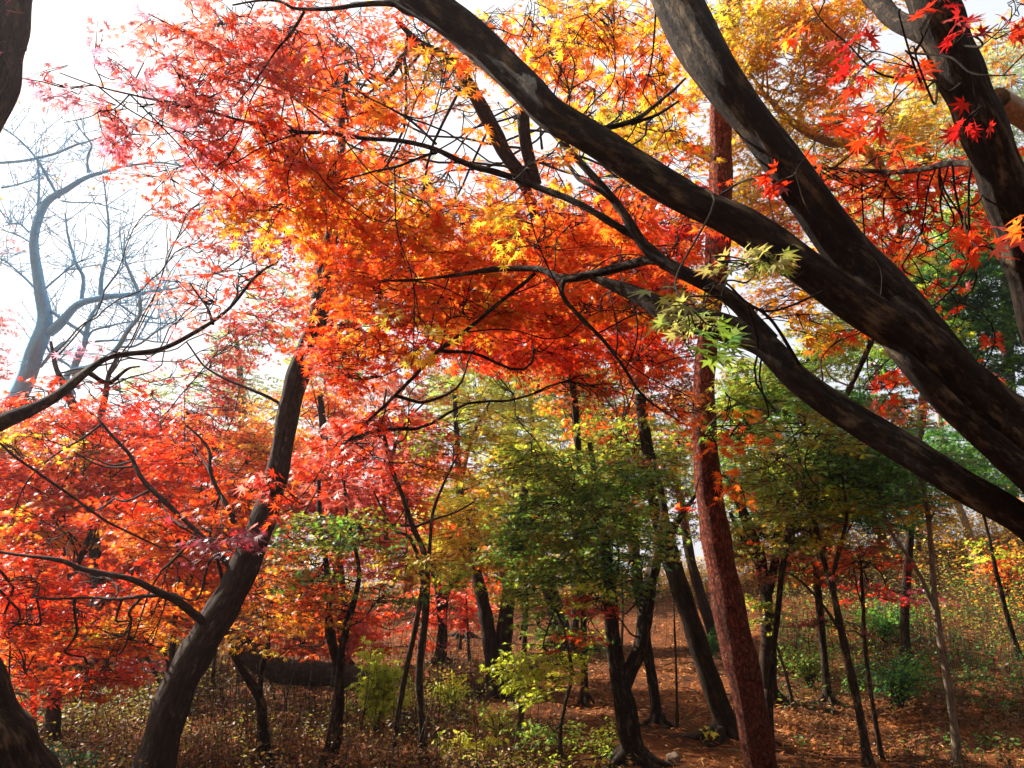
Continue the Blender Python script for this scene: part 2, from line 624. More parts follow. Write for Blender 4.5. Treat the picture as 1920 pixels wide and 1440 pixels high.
for a_, b_, d_, r_ in [(1315, 700, DQ, .25), (1314, 800, DQ, .25), (1322, 920, DQ, .25), (1340, 1040, DQ, .25), (1358, 1150, DQ, .24), (1345, 250, DQ + .5, .28), (1342, 380, DQ + .4, .25), (1378, 1240, DQ, .22),
                       (900, 900, 14, .9), (1050, 900, 7.3, .5), (960, 1000, 13, .8), (880, 760, 16, .9), (1040, 740, 16, .6), (860, 1030, 13, .7), (1150, 950, 7.3, .5), (1010, 1000, 7.3, .5), (1440, 740, 8, .6), (960, 830, 16, 1.0), (1100, 1040, 7.3, .4), (800, 880, 8, .5), (1540, 700, 8.5, .5), (1080, 820, 16, 1.0), (1500, 900, 9, .6), (930, 1080, 13, .6),
                       (600, 560, 5.6, .28), (575, 670, 5.5, .26), (550, 770, 5.5, .26), (525, 870, 5.4, .26), (620, 450, 5.8, .26), (420, 1120, 5.3, .22), (330, 1260, 5.2, .22), (705, 1270, 9.0, .5), (1010, 1250, 7.3, .45), (1030, 1300, 7.3, .3),
                       (1300, 370, 2.5, .14), (1100, 250, 2.6, .14), (1360, 190, 2.6, .14), (1840, 400, 2.4, .14), (795, 1180, 7.4, .2), (1770, 1300, 7.4, .2)]:
    SHAFTS.append((P(a_, b_, d_), r_))
S_O = np.array([o for o, _ in SHAFTS])
S_R = np.array([r for _, r in SHAFTS])
# openings in the foliage: (px, py, rx, ry, share removed, only nearer than)
WINDOWS = [(90, 835, 75, 34, .85, 9.0), (40, 960, 50, 24, .7, 8.5), (150, 868, 50, 18, .8, 9.0), (880, 330, 55, 50, .85, 99), (790, 200, 60, 45, .6, 99), (690, 90, 30, 40, .4, 99), (830, 250, 60, 30, .6, 99), (960, 250, 26, 50, .6, 99), (1110, 120, 60, 40, .6, 99), (1160, 140, 30, 30, .5, 99),
           (1640, 60, 40, 30, .7, 99), (1570, 150, 45, 35, .6, 99), (1650, 170, 50, 30, .5, 99), (1610, 215, 40, 20, .5, 99), (1045, 830, 20, 16, .8, 99), (1290, 1070, 34, 60, .9, 99), (1590, 700, 55, 30, .6, 99),
           (1780, 1000, 50, 24, .7, 99), (1600, 1010, 40, 24, .6, 99), (1460, 1000, 40, 30, .4, 99), (1400, 960, 30, 30, .5, 99), (360, 740, 40, 34, .7, 99), (430, 560, 40, 36, .5, 99), (420, 800, 30, 20, .5, 99),
           (270, 610, 60, 45, .6, 99), (150, 410, 110, 120, .6, 99), (490, 660, 34, 24, .5, 99), (1270, 870, 18, 16, .5, 99), (1500, 860, 40, 30, .3, 99),
           (610, 500, 38, 80, .92, 5.6), (575, 680, 26, 80, .75, 5.4), (548, 790, 26, 90, .85, 5.4), (500, 960, 30, 40, .5, 5.3), (1350, 280, 30, 100, .92, 8.3), (1320, 740, 32, 90, .85, 7.9), (1325, 930, 34, 90, .8, 7.9), (1345, 1060, 40, 80, .9, 7.9),
           (905, 210, 26, 40, .8, 6.4), (870, 150, 24, 30, .6, 6.2), (940, 275, 24, 30, .7, 6.6), (985, 235, 18, 50, .8, 6.6), (1600, 275, 40, 16, .9, 6.2), (1540, 258, 30, 14, .8, 6.0), (1740, 300, 14, 20, .9, 6.4), (1270, 268, 40, 14, .8, 8)]


def thin_out(Q):
    keep = np.ones(len(Q), bool)
    for o, r in SHAFTS:
        w = Q - o
        t = w @ S_DIR
        dist = np.linalg.norm(w - t[:, None] * S_DIR, axis=1)
        keep &= ~((t > .3) & (dist < r + .06))
    w = Q - CAM
    dd = w @ FWD
    px = 960 + F * (w @ RIGHT) / dd
    py = 720 - F * (w @ UP) / dd
    for a, b, rx, ry, sh, md in WINDOWS:
        k = (((px - a) / rx) ** 2 + ((py - b) / ry) ** 2 < RNG.uniform(.6, 1.25, len(Q))) & (dd < md) & (RNG.uniform(0, 1, len(Q)) < sh)
        keep &= ~k
    return keep


def cluster(lv, tw, skel, cx, cy, rx, ry, d, pal, lai=1.5, leaf=None, dd=None, gap=0.35, br=True, droop=.3, seed=0):
    """a patch of layered sprays round a point; limbs reach it from the nearest piece of the tree"""
    C = P(cx, cy, d)
    wx, wz = rx * d / F, ry * d / F
    wy = dd if dd else min(max(wx * .8, .25), 2.0)
    if leaf is None:
        leaf = .050 if d < 5 else (.046 if d < 7 else (.054 if d < 10 else (.068 if d < 14 else .090)))
    s_px = leaf * F / d * 1.0
    nl = lai * (1.7 if d < 5 else 2.2) * math.pi * rx * ry / (0.36 * s_px * s_px)
    gap = gap * .8
    per = 11
    ns = max(2, int(nl / per))
    # layers
    K = max(2, int(2 * wz / .22))
    lay = RNG.integers(0, K, ns * 3)
    z = (lay + .5) / K * 2 - 1
    rad = np.sqrt(RNG.uniform(0, 1, ns * 3)) * np.sqrt(np.clip(1 - z * z * .8, 0, 1)) * RNG.uniform(.9, 1.15, ns * 3)
    a = RNG.uniform(0, 2 * math.pi, ns * 3)
    off = np.stack([rad * np.cos(a) * wx, rad * np.sin(a) * wy, z * wz - droop * .3 * wz * rad ** 2], 1)
    off[:, 2] += RNG.normal(0, .35 * wz / K + .015, ns * 3)
    off[:, 2] += .18 * off[:, 0] * math.sin(cx * .013 + cy * .02)
    Q = C + off
    keep = fn(Q, 2.4 / max(.35, wx), 5) > gap * RNG.uniform(.5, 1.4, len(Q))
    Q = Q[keep][:ns]
    off = off[keep][:ns]
    kk = thin_out(Q)
    Q, off = Q[kk], off[kk]
    ns = len(Q)
    if ns == 0:
        return
    # where it hangs from
    if skel is not None:
        dist = np.linalg.norm(skel - C, axis=1)
        near_ = np.nonzero(dist < dist.min() * 1.25 + .25)[0]
        A = skel[RNG.choice(near_)]
    else:
        A = C - np.array([0, 0, wz])
    hub = C + (A - C) * .25
    outw = C - A
    L = RNG.uniform(.12, .30, ns) * (min(1, max(.35, d / 4.5)) if d < 6 else 1.3)
    az0 = np.arctan2(off[:, 1] + .4 * outw[1], off[:, 0] + .4 * outw[0]) + RNG.normal(0, .7, ns)
    dr = -RNG.uniform(-.1, .55, ns) * droop * 2
    D = np.stack([np.cos(az0) * np.cos(dr), np.sin(az0) * np.cos(dr), np.sin(dr)], 1)
    # leaves
    t = (np.arange(per) + .5) / per
    tt = np.tile(t, ns) + RNG.uniform(-.05, .05, ns * per)
    idx = np.repeat(np.arange(ns), per)
    sidev = np.where(np.tile(np.arange(per) % 2, ns) == 0, 1., -1.)
    Dn = D[idx]
    perp = np.cross(Dn, np.array([0, 0, 1.0]))
    perp /= np.linalg.norm(perp, axis=1)[:, None] + 1e-9
    base = Q[idx] + Dn * (tt * L[idx])[:, None]
    base += perp * (sidev * RNG.uniform(.01, .05, len(idx)))[:, None] * (leaf / .06)
    base[:, 2] += RNG.normal(0, .018, len(idx))
    ax = Dn * RNG.uniform(.3, 1.1, len(idx))[:, None] + perp * (sidev * RNG.uniform(.2, 1.1, len(idx)))[:, None]
    ax[:, 2] -= RNG.uniform(-.05, .75, len(idx)) * (.5 + droop)
    nr = np.array([0, 0, 1.0]) + .55 * RNG.normal(size=(len(idx), 3))
    size = leaf * RNG.uniform(.62, 1.15, len(idx))
    tcol = .75 * fn(Q, 1.1 / max(.3, wx * .6), 6 + seed)[idx] + .35 * RNG.uniform(0, 1, ns)[idx] + RNG.normal(0, .10, len(idx)) - .03
    colr = pick(pal, tcol)
    lv.add(base, ax, nr, size, colr, lod(d))
    TOTAL[0] += len(idx)
    if tw is not None and br:
        th = .0011 + .00022 * d
        if d < 11:
            tw.batch(Q - D * (L * .35)[:, None], Q + D * (L * .3)[:, None] + np.array([0, 0, .01]), Q + D * L[:, None], np.full(ns, th * 1.3), np.full(ns, th * .6))
        if skel is not None and dist.min() > .1:
            AH = np.linalg.norm(A - hub)
            midp = A * .5 + hub * .5 + RNG.normal(0, .06, 3) * AH - np.array([0, 0, .06 * AH])
            e0 = C + (C - A) / (np.linalg.norm(C - A) + 1e-6) * wx * .55 + RNG.normal(0, .1, 3) * wx
            limb = catmull([A, midp, hub, C, e0], 24)
            wob = np.stack([fn(limb, 3.0, q_) for q_ in (2, 3, 4)], 1) - .5
            limb = limb + wob * (.22 * min(AH + wx, 1.2)) * np.sin(np.linspace(0, 3.0, 24))[:, None]
            rr = (.42 if d < 5 else 1) * min(.016, .008 + .002 * AH)
            tw.add(limb, np.linspace(rr, th * .9, 24), 6)
            limb = limb[9:]
        else:
            limb = catmull([C - [wx * .8, 0, 0], C + RNG.normal(0, .1, 3) * wx, C + [wx * .8, 0, 0]], 15)
        m = min(ns, int(7 + 1.3 * math.sqrt(ns)))
        for k in RNG.choice(ns, m, replace=False):
            e = Q[k]
            dl_ = np.linalg.norm(limb - e, axis=1)
            h0 = limb[max(0, int(np.argmin(dl_)) - RNG.integers(1, 5))]
            midp = h0 * .5 + e * .5 + RNG.normal(0, .07, 3) * wx + np.array([0, 0, .08 * wz])
            pts = catmull([h0, midp, e - D[k] * L[k] * .3, e + D[k] * L[k] * .5], 9)
            pts = pts + (np.stack([fn(pts, 7.0, q_) for q_ in (2, 3, 4)], 1) - .5) * (.16 * min(np.linalg.norm(e - h0), .8)) * np.sin(np.linspace(0, 3.1, 9))[:, None]
            tw.add(pts, np.linspace(th * (1.5 if d < 5 else 1.9), th * .7, 9), 4)


def poly(pts, n=None):
    """[(px, py, width_px, depth)] -> path, radii"""
    w = np.array([P(a, b, d) for a, b, _, d in pts])
    r = np.array([.5 * wd * d / F for _, _, wd, d in pts])
    n = n or max(14, len(pts) * 10)
    path = catmull(w, n)
    rr = np.interp(np.linspace(0, 1, n), np.linspace(0, 1, len(r)), r)
    return path, rr


def root_to_ground(path, rr, flare=1.35, lean=0.15):
    """lengthen a stem down to the soil with a root flare"""
    p0, dirn = path[0], path[0] - path[3]
    g = float(gz(p0[0], p0[1]))
    h = p0[2] - g
    if h < 0.03:
        path = path.copy()
        e = p0 - np.array([0, 0, .25])
        return np.vstack([e, path]), np.concatenate([[rr[0] * flare], rr])
    k = max(4, int(h / .15) + 2)
    dirn = dirn / np.linalg.norm(dirn)
    sl = np.array([dirn[0], dirn[1], 0]) / max(.35, abs(dirn[2]))
    pts = []
    for i in range(k, 0, -1):
        t = i / k
        hh = (h + .2) * t
        pts.append(p0 + sl * hh * (1 - .5 * t) - np.array([0, 0, hh]))
    rf = rr[0] * (1 + (flare - 1) * np.array([(i / k) ** 3 for i in range(k, 0, -1)]))
    return np.vstack([pts, path]), np.concatenate([rf, rr])


def tree(name, label, stems, bark, clusters=(), group=None, cat="tree", branches=(), limbs=(), rough=.10, sides=16, leafmat=None, ground=True, sprays=(), seed=0.0, partname='trunk', twig_bark=None, dens=1.0, crownname='crown'):
    """stems: list of px polylines; the first is rooted in the ground. limbs: thick parts built as meshes of their own."""
    tr = Tubes()
    skel = []
    base = None
    # stems stand over the foot found on the slope: keep the whole tree at that distance
    dz = stems[0][0][3] - stems[0][1][3]
    if ground and abs(dz) > .6 and stems[0][0][1] > 1100:
        sh = lambda pts, f=0: [q if k < f else (q[0], q[1], q[2], q[3] + dz) for k, q in enumerate(pts)]
        stems = [sh(stems[0], 1)] + [sh(t_) for t_ in stems[1:]]
        branches = [sh(b_) for b_ in branches]
        clusters = [tuple(c_[:4]) + (c_[4] + dz,) + tuple(c_[5:]) for c_ in clusters]
    for i, st in enumerate(stems):
        path, rr = poly(st)
        if i == 0 and ground:
            path, rr = root_to_ground(path, rr)
        if sides < 30:
            rr = rr * .86
        if i == 0 and ground:
            hh = np.maximum(0, path[:, 2] - float(gz(path[0][0], path[0][1])))
            rr = rr * (1 + .55 * np.exp(-hh / .16))
        if base is None:
            base = path[0].copy()
            base[2] = float(gz(base[0], base[1]))
        rr = rr * (1 + 0.05 * np.sin(np.arange(len(rr)) * .7 + i))
        tr.add(path, rr, sides, rough, seed=i * 3.1 + seed)
        if i == 0 and ground and sides >= 12 and rr[-1] * 0 + np.median(rr) > .035:
            k0 = int(np.argmin(np.abs(path[:, 2] - float(gz(path[0][0], path[0][1])) - .10)))
            c0, r0 = path[k0], rr[k0]
            a0 = RNG.uniform(0, 6.28)
            nr_ = RNG.integers(4, 7)
            for q in range(nr_):
                a = a0 + q * 6.283 / nr_ + RNG.normal(0, .25)
                u = np.array([math.cos(a), math.sin(a), 0])
                ln = r0 * RNG.uniform(2.2, 4.0)
                pts = [c0 + u * r0 * .35 + [0, 0, .05]]
                for f_ in (.45, .75, 1.0):
                    g_ = c0 + u * (r0 * .4 + ln * f_) + np.array([-u[1], u[0], 0]) * RNG.normal(0, .15) * ln * f_
                    g_[2] = float(gz(g_[0], g_[1])) + r0 * (.12 - .5 * (f_ - .45))
                    pts.append(g_)
                pp = catmull(pts, 12)
                tr.add(pp, np.linspace(r0 * .42, r0 * .10, 12), 10, rough, seed=q)
        skel.append(path[2:] if i else path[len(path) // 4:])
    root = empty(name, base)
    tag(root, label, cat, group)
    tr.build(partname, bark, root, base)
    for i, lb in enumerate(limbs):
        path, rr = poly(lb, len(lb) * 14)
        t = Tubes()
        t.add(path, rr, 40, rough, seed=i * 5.3 + 2)
        t.build('limb', bark, root, base)
        skel.append(path)
    tw = Tubes()
    for i, b in enumerate(branches):
        path, rr = poly(b, max(24, len(b) * 9))
        path = path + (np.stack([fn(path + i, 5, 2), fn(path + i, 5, 3), fn(path + i, 5, 4)], 1) - .5) * .02
        tb = Tubes()
        tb.add(path, rr, 10, .12, seed=i * 2.3)
        tb.build('branch', twig_bark or bark, root, base)
        skel.append(path)
    S = np.concatenate(skel)
    lv = Leaves()
    for c in clusters:
        c = dict(c) if isinstance(c, dict) else dict(zip(('cx', 'cy', 'rx', 'ry', 'd', 'pal', 'lai', 'gap', 'leaf'), c))
        c['lai'] = c['lai'] * dens
        cluster(lv, tw, S, **c)
    tw.build('twigs', twig_bark or bark, root, base)
    lv.build(crownname, leafmat or LEAF, root, base)
    return root


#SCENE

# ------------------------------------------------------------------ ground
def build_ground():
    xs = np.concatenate([np.linspace(-150, -30, 25)[:-1], np.linspace(-30, -9, 60)[:-1], np.linspace(-9, 19, 200)[:-1], np.linspace(19, 40, 50)[:-1], np.linspace(40, 150, 25)])
    ys = np.concatenate([np.linspace(-60, -6, 15)[:-1], np.linspace(-6, 5, 30)[:-1], np.linspace(5, 30, 190)[:-1], np.linspace(30, 70, 50)[:-1], np.linspace(70, 260, 25)])
    X, Y = np.meshgrid(xs, ys)
    Z = gz(X, Y)
    fine = sm(3, 6, Y) * (1 - sm(26, 32, Y))
    p = np.stack([X, Y, 0 * X], -1)
    Z = Z + fine * (.035 * (fn(p, 5.5, 7) - .5) + .02 * (fn(p, 13, 8) - .5)) - .01
    V = np.stack([X, Y, Z], -1).reshape(-1, 3)
    h, w = X.shape
    i = np.arange(h - 1)[:, None]
    j = np.arange(w - 1)[None]
    f = np.stack([i * w + j, i * w + j + 1, (i + 1) * w + j + 1, (i + 1) * w + j], -1).reshape(-1, 4)
    m, n, o = new_mat("leaf_mould")
    tcn = node(n, "ShaderNodeTexCoord")
    n1 = node(n, "ShaderNodeTexNoise")
    n1.inputs['Scale'].default_value = 1.1
    n1.inputs['Detail'].default_value = 5
    n2 = node(n, "ShaderNodeTexNoise")
    n2.inputs['Scale'].default_value = 24
    n2.inputs['Detail'].default_value = 8
    n2.inputs['Roughness'].default_value = .75
    for q in (n1, n2):
        n.links.new(tcn.outputs['Object'], q.inputs['Vector'])
    c1 = node(n, "ShaderNodeValToRGB")
    c1.color_ramp.elements[0].position = .35
    c1.color_ramp.elements[0].color = (.04, .015, .005, 1)
    c1.color_ramp.elements[1].position = .65
    c1.color_ramp.elements[1].color = (.13, .044, .013, 1)
    c2 = node(n, "ShaderNodeValToRGB")
    c2.color_ramp.elements[0].position = .32
    c2.color_ramp.elements[0].color = (.35, .3, .28, 1)
    c2.color_ramp.elements[1].position = .68
    c2.color_ramp.elements[1].color = (1.7, 1.5, 1.25, 1)
    n.links.new(n1.outputs['Fac'], c1.inputs[0])
    n.links.new(n2.outputs['Fac'], c2.inputs[0])
    mu = node(n, "ShaderNodeMix", data_type='RGBA', blend_type='MULTIPLY')
    mu.inputs[0].default_value = 1
    n.links.new(c1.outputs[0], mu.inputs[6])
    n.links.new(c2.outputs[0], mu.inputs[7])
    p = node(n, "ShaderNodeBsdfPrincipled")
    p.inputs['Roughness'].default_value = .95
    p.inputs['Specular IOR Level'].default_value = .1
    n.links.new(mu.outputs[2], p.inputs['Base Color'])
    b = node(n, "ShaderNodeBump")
    b.inputs['Strength'].default_value = .9
    b.inputs['Distance'].default_value = .03
    n.links.new(n2.outputs['Fac'], b.inputs['Height'])
    n.links.new(b.outputs[0], p.inputs['Normal'])
    n.links.new(p.outputs[0], o.inputs['Surface'])
    g = mesh_from("ground", V, f, np.full(len(f), 4), m, smooth=True)
    tag(g, "brown woodland slope covered with fallen leaves and pine needles", "ground", kind='structure')


def in_view(x, y, m=1.15):
    return (np.abs(x) < m * y * 960 / F + .6)


def scatter(n, y0, y1, x0=-12, x1=20):
    y = y0 + (y1 - y0) * RNG.uniform(0, 1, n) ** 1.35
    x = RNG.uniform(x0, x1, n)
    k = in_view(x, y)
    x, y = x[k], y[k]
    return x, y, gz(x, y)


def build_litter():
    lv = Leaves()
    x, y, z = scatter(95000, 6, 28)
    p = np.stack([x, y, z], 1)
    dens = fn(p * [1, 1, 0], 1.3, 3)
    k = dens > RNG.uniform(0, .7, len(x))
    p = p[k]
    m = len(p)
    a = RNG.uniform(0, 6.28, m)
    ax = np.stack([np.cos(a), np.sin(a), RNG.uniform(-.35, .35, m)], 1)
    nr = np.array([0, 0, 1.]) + .42 * RNG.normal(size=(m, 3))
    t = .6 * fn(p, .8, 4) + .45 * RNG.uniform(0, 1, m)
    c = .66 * pick([(.10, .036, .008), (.2, .06, .012), (.36, .10, .018), (.5, .17, .03), (.28, .08, .018), (.26, .09, .02), (.55, .33, .12)], t)
    lv.add(p + [0, 0, .015], ax, nr, RNG.uniform(.03, .065, m), c, 'far', 1.2)
    o = lv.build("leaf_litter", DRY, None, None)
    tag(o, "loose layer of orange and brown fallen leaves on the slope", "leaf litter", kind='stuff')
    # pine needles and straw
    lv = Leaves()
    x, y, z = scatter(90000, 6, 27, -10, 19)
    m = len(x)
    a = RNG.uniform(0, 6.28, m)
    ax = np.stack([np.cos(a), np.sin(a), RNG.uniform(-.15, .5, m)], 1)
    c = 1.2 * pick([(.16, .055, .015), (.40, .14, .035), (.28, .10, .03), (.60, .30, .10)], RNG.uniform(0, 1, m))
    lv.add(np.stack([x, y, z + .012], 1), ax, np.array([0, 0, 1.]) + .5 * RNG.normal(size=(m, 3)), RNG.uniform(.06, .14, m), c, 'needle', .5)
    o = lv.build("pine_needles", DRY, None, None)
    tag(o, "reddish brown dead pine needles strewn over the slope", "pine needles", kind='stuff')


def herb_patch(lv, tw, p, h, nleaf, pal, size, seed, lean=.35, shape='oval', spread=.6):
    """many little leafy stems standing at points p"""
    m = len(p)
    a = RNG.uniform(0, 6.28, m)
    top = p + np.stack([np.cos(a) * h * lean, np.sin(a) * h * lean, h], 1)
    mid = p * .5 + top * .5 + np.stack([0 * h, 0 * h, .12 * h], 1)
    tw.batch(p - [0, 0, .03], mid, top, np.full(m, .0035), np.full(m, .0012))
    idx = np.repeat(np.arange(m), nleaf)
    t = np.tile((np.arange(nleaf) + .5) / nleaf, m) * .85 + .15
    b = p[idx] * (1 - t)[:, None] + top[idx] * t[:, None]
    b[:, 2] += .1 * h[idx] * np.sin(t * 3.14)
    aa = RNG.uniform(0, 6.28, len(idx))
    rad = RNG.uniform(0, spread, len(idx)) * h[idx] * .45 * t
    b[:, 0] += rad * np.cos(aa)
    b[:, 1] += rad * np.sin(aa)
    ax = np.stack([np.cos(aa), np.sin(aa), RNG.uniform(-.5, .4, len(idx))], 1)
    nr = np.array([0, 0, 1.]) + .5 * RNG.normal(size=(len(idx), 3))
    tc_ = .65 * fn(p, 1.0, seed)[idx] + .4 * RNG.uniform(0, 1, m)[idx] + RNG.normal(0, .08, len(idx))
    lv.add(b, ax, nr, size * RNG.uniform(.6, 1.3, len(idx)), pick(pal, tc_), shape, .5)


def ground_pts(n, px0, px1, py0, py1, gap=.3, sc_=1.0):
    """points on the soil whose picture position lies in a window of the slope"""
    dA, dB = G((px0 + px1) / 2, py1), G((px0 + px1) / 2, py0)
    d = RNG.uniform(dA, dB, n * 2)
    px = RNG.uniform(px0, px1, n * 2)
    x = (px - 960) / F * d
    y = d * math.cos(PITCH) + .25 * d * 0 + d * 0
    z = gz(x, y)
    p = np.stack([x, y, z], 1)
    k = fn(p * [1, 1, 0], sc_, 2) > gap * RNG.uniform(.4, 1.4, len(p))
    return p[k][:n]


def build_undergrowth():
    lv, tw = Leaves(), Tubes()
    specs = [
        # px0, px1, py0, py1, n, h, nleaf, palette, leaf size
        (60, 1000, 1330, 1500, 1500, (.10, .34), 8, [(.10, .045, .014), (.12, .06, .02), (.10, .045, .014), BRO, (.32, .17, .05), (.07, .05, .015), OLI, (.10, .045, .014)], .036),
        (330, 1000, 1240, 1340, 900, (.10, .32), 8, [(.10, .045, .014), BRO, (.10, .09, .02), (.10, .045, .014), OLI, (.3, .2, .07)], .05),
        (330, 450, 1190, 1300, 220, (.3, .7), 12, [(.10, .045, .014), BRO, OLI, (.10, .09, .02), TAN, (.10, .045, .014)], .055),
        (60, 900, 1370, 1500, 260, (.2, .42), 12, [(.10, .045, .014), BRO, (.3, .17, .05), OLI, (.10, .045, .014)], .040),
        (1400, 1930, 1060, 1180, 700, (.3, .9), 12, [BRO, OLI, (.10, .045, .014), GRN, AMB, BRO], .06),
        (100, 420, 1270, 1360, 700, (.15, .5), 9, [(.10, .09, .02), (.3, .3, .04), (.10, .045, .014), OLI, BRO, (.1, .1, .02)], .05),
        (1400, 1930, 1130, 1300, 900, (.12, .4), 9, [DGR, (.07, .07, .015), (.09, .04, .012), DGR, (.03, .1, .015), OLI], .05),
        (1440, 1930, 1290, 1440, 350, (.06, .2), 7, [(.07, .07, .015), (.09, .04, .012), BRO, DGR], .045),
        (850, 1150, 1350, 1440, 200, (.08, .25), 7, [OLI, TAN, YGR, GRN], .04),
    ]
    for i, (a, b, c, d, n, h, nl, pal, s_) in enumerate(specs):
        p = ground_pts(n, a, b, c, d)
        herb_patch(lv, tw, p, RNG.uniform(h[0], h[1], len(p)), nl, pal, s_, i % 5)
    root = empty("undergrowth", (0, 10, 0))
    tag(root, "tangle of low brown and yellow green herbs on the forest floor", "undergrowth", kind='stuff')
    tw.build("stems", BARK_THIN, root, (0, 10, 0))
    lv.build("leaves", LEAF_GLOSSY, root, (0, 10, 0))
    # golden scrub along the brow of the slope
    lv, tw = Leaves(), Tubes()
    n = 4600
    x = RNG.uniform(-9, 19, n)
    y = RNG.uniform(20.5, 29, n) - 3.0 * RNG.uniform(0, 1, n) * (x > 7)
    p = np.stack([x, y, gz(x, y)], 1)
    h = RNG.uniform(.3, 1.0, n) * np.where(x > 7, 1.5, .95)
    herb_patch(lv, tw, p, h, 11, [BRO, TAN, AMB, YEL, TAN, OLI, ORA, BRO], .085, 3, spread=1.0)
    root = empty("scrub", (4, 24, 1))
    tag(root, "golden autumn scrub along the crest of the slope", "scrub", kind='stuff')
    tw.build("stems", BARK_THIN, root, (4, 24, 1))
    lv.build("leaves", LEAF_GLOSSY, root, (4, 24, 1))
    # dry upright stalks
    tw = Tubes()
    pts = [ground_pts(420, 400, 1000, 1200, 1420), ground_pts(260, 800, 1300, 1120, 1220), ground_pts(500, 1400, 1930, 1060, 1250)]
    p = np.concatenate(pts)
    m = len(p)
    h = RNG.uniform(.3, 1.1, m)
    a = RNG.normal(0, .16, (m, 2)) * h[:, None]
    top = p + np.column_stack([a, h])
    tw.batch(p - [0, 0, .05], (p + top) / 2 + RNG.normal(0, .02, (m, 3)), top, np.full(m, .005), np.full(m, .0015))
    o = tw.build("dry_stalks", BARK_THIN, None, None)
    tag(o, "thin dry stalks standing up from the forest floor", "dry stalks", kind='stuff')
    tw = Tubes()
    x, y, z = scatter(700, 6.2, 24)
    m = len(x)
    p = np.stack([x, y, z + .03], 1)
    a = RNG.uniform(0, 6.28, m)
    L = RNG.uniform(.15, .8, m)
    v = np.stack([np.cos(a) * L, np.sin(a) * L, RNG.uniform(-.05, .12, m) * L], 1)
    q = p + v
    q[:, 2] = gz(q[:, 0], q[:, 1]) + .03
    tw.batch(p, (p + q) / 2 + RNG.normal(0, .03, (m, 3)) + [0, 0, .03], q, RNG.uniform(.004, .011, m), np.full(m, .003), 5)
    o = tw.build("fallen_twigs", BARK_GREY, None, None)
    tag(o, "broken twigs lying among the fallen leaves", "fallen twigs", kind='stuff')
    # dark ground cover in the corner
    lv, tw = Leaves(), Tubes()
    p = ground_pts(900, 60, 260, 1395, 1480, gap=.05)
    herb_patch(lv, tw, p, RNG.uniform(.08, .22, len(p)), 9, [TEAL, DGR, (.05, .2, .12), GRN, (.12, .3, .2)], .05, 2)
    root = empty("ground_cover", (-5, 8, 0))
    tag(root, "dark blue green low ground cover in the bottom corner by the edge trunk", "ground cover", kind='stuff')
    tw.build("stems", BARK_THIN, root, (-5, 8, 0))
    lv.build("leaves", LEAF_GLOSSY, root, (-5, 8, 0))


build_ground()
build_litter()
build_undergrowth()


def bush(name, label, cat, px, py, w, h, pal, size, n, group=None, shape='oval', dd=None, seed=0):
    d = G(px, py)
    b = P(px, py, d)
    b[2] = float(gz(b[0], b[1]))
    W, H = w * d / F / 2, h * d / F
    root = empty(name, b)
    tag(root, label, cat, group)
    tw, lv = Tubes(), Leaves()
    ns = max(5, int(n / 40))
    tips = []
    for k in range(ns):
        a = RNG.uniform(0, 6.28)
        r = W * math.sqrt(RNG.uniform(.05, 1))
        e = b + np.array([r * math.cos(a), r * math.sin(a) * .8, H * RNG.uniform(.45, 1.0) * (1 - .35 * (r / W) ** 2)])
        mid = b * .5 + e * .5 + np.array([0, 0, .12 * H]) - (e - b) * [.2, .2, 0]
        pt = catmull([b - [0, 0, .04], mid, e], 10)
        tw.add(pt, np.linspace(.007, .002, 10), 5)
        tips.append(pt[3:])
    tips = np.concatenate(tips)
    q = tips[RNG.integers(0, len(tips), n)] + RNG.normal(0, .10, (n, 3)) * [W, W, H * .8]
    a = RNG.uniform(0, 6.28, n)
    ax = np.stack([np.cos(a), np.sin(a), RNG.uniform(-.8, .3, n)], 1)
    t = .6 * fn(q, 2.2, 3 + seed) + .4 * RNG.uniform(0, 1, n)
    lv.add(q, ax, np.array([0, 0, 1.]) + .5 * RNG.normal(size=(n, 3)), size * RNG.uniform(.6, 1.2, n), pick(pal, t), shape, .5)
    tw.build("stems", BARK_THIN, root, b)
    lv.build("foliage", LEAF_GLOSSY, root, b)


bush("shrub", "bright yellow green shrub under the orange crowns beside the fallen log", "shrub", 705, 1375, 130, 165, 'lime', .075, 900, shape='far')
bush("leafy_plant", "bright yellow leaved plant at the bottom edge beside the thin twin stems", "plant", 872, 1440, 130, 80, [GRN, YGR, LYEL, YGR, LYEL], .10, 150, seed=1)
bush("shrub", "yellow green low shrub between the twin stems and the forked pine", "shrub", 850, 1345, 130, 90, 'ygreen', .05, 700, seed=2)
bush("shrub", "olive shrub at the foot of the forked dark pine", "shrub", 930, 1390, 150, 80, 'olive', .05, 600, seed=3)
bush("shrub", "dark green shrub on the right slope in the shade", "shrub", 1690, 1330, 230, 130, 'dgreen', .05, 1500, seed=1)
bush("shrub", "dusky green shrub right of the straight dark pine", "shrub", 1520, 1290, 170, 110, [DGR, OLI, GRN, OLI, YGR], .05, 1300, seed=2)
bush("shrub", "dark green shrub below the golden patch on the right slope", "shrub", 1660, 1205, 200, 90, 'dgreen', .07, 1300, seed=3)
bush("seedling", "little yellow seedling at the foot of the leaning dark pine", "seedling", 1333, 1395, 40, 45, [YEL, LYEL, YEL], .07, 26)
bush("shrub", "russet shrub glowing beside the right edge of the brow", "shrub", 1890, 1130, 130, 130, [ORA, BRO, AMB, RED, YEL], .09, 1100)
bush("shrub", "dark green shrub between the leaning dark pine and the red pine", "shrub", 1335, 1235, 60, 60, 'dgreen', .06, 500)

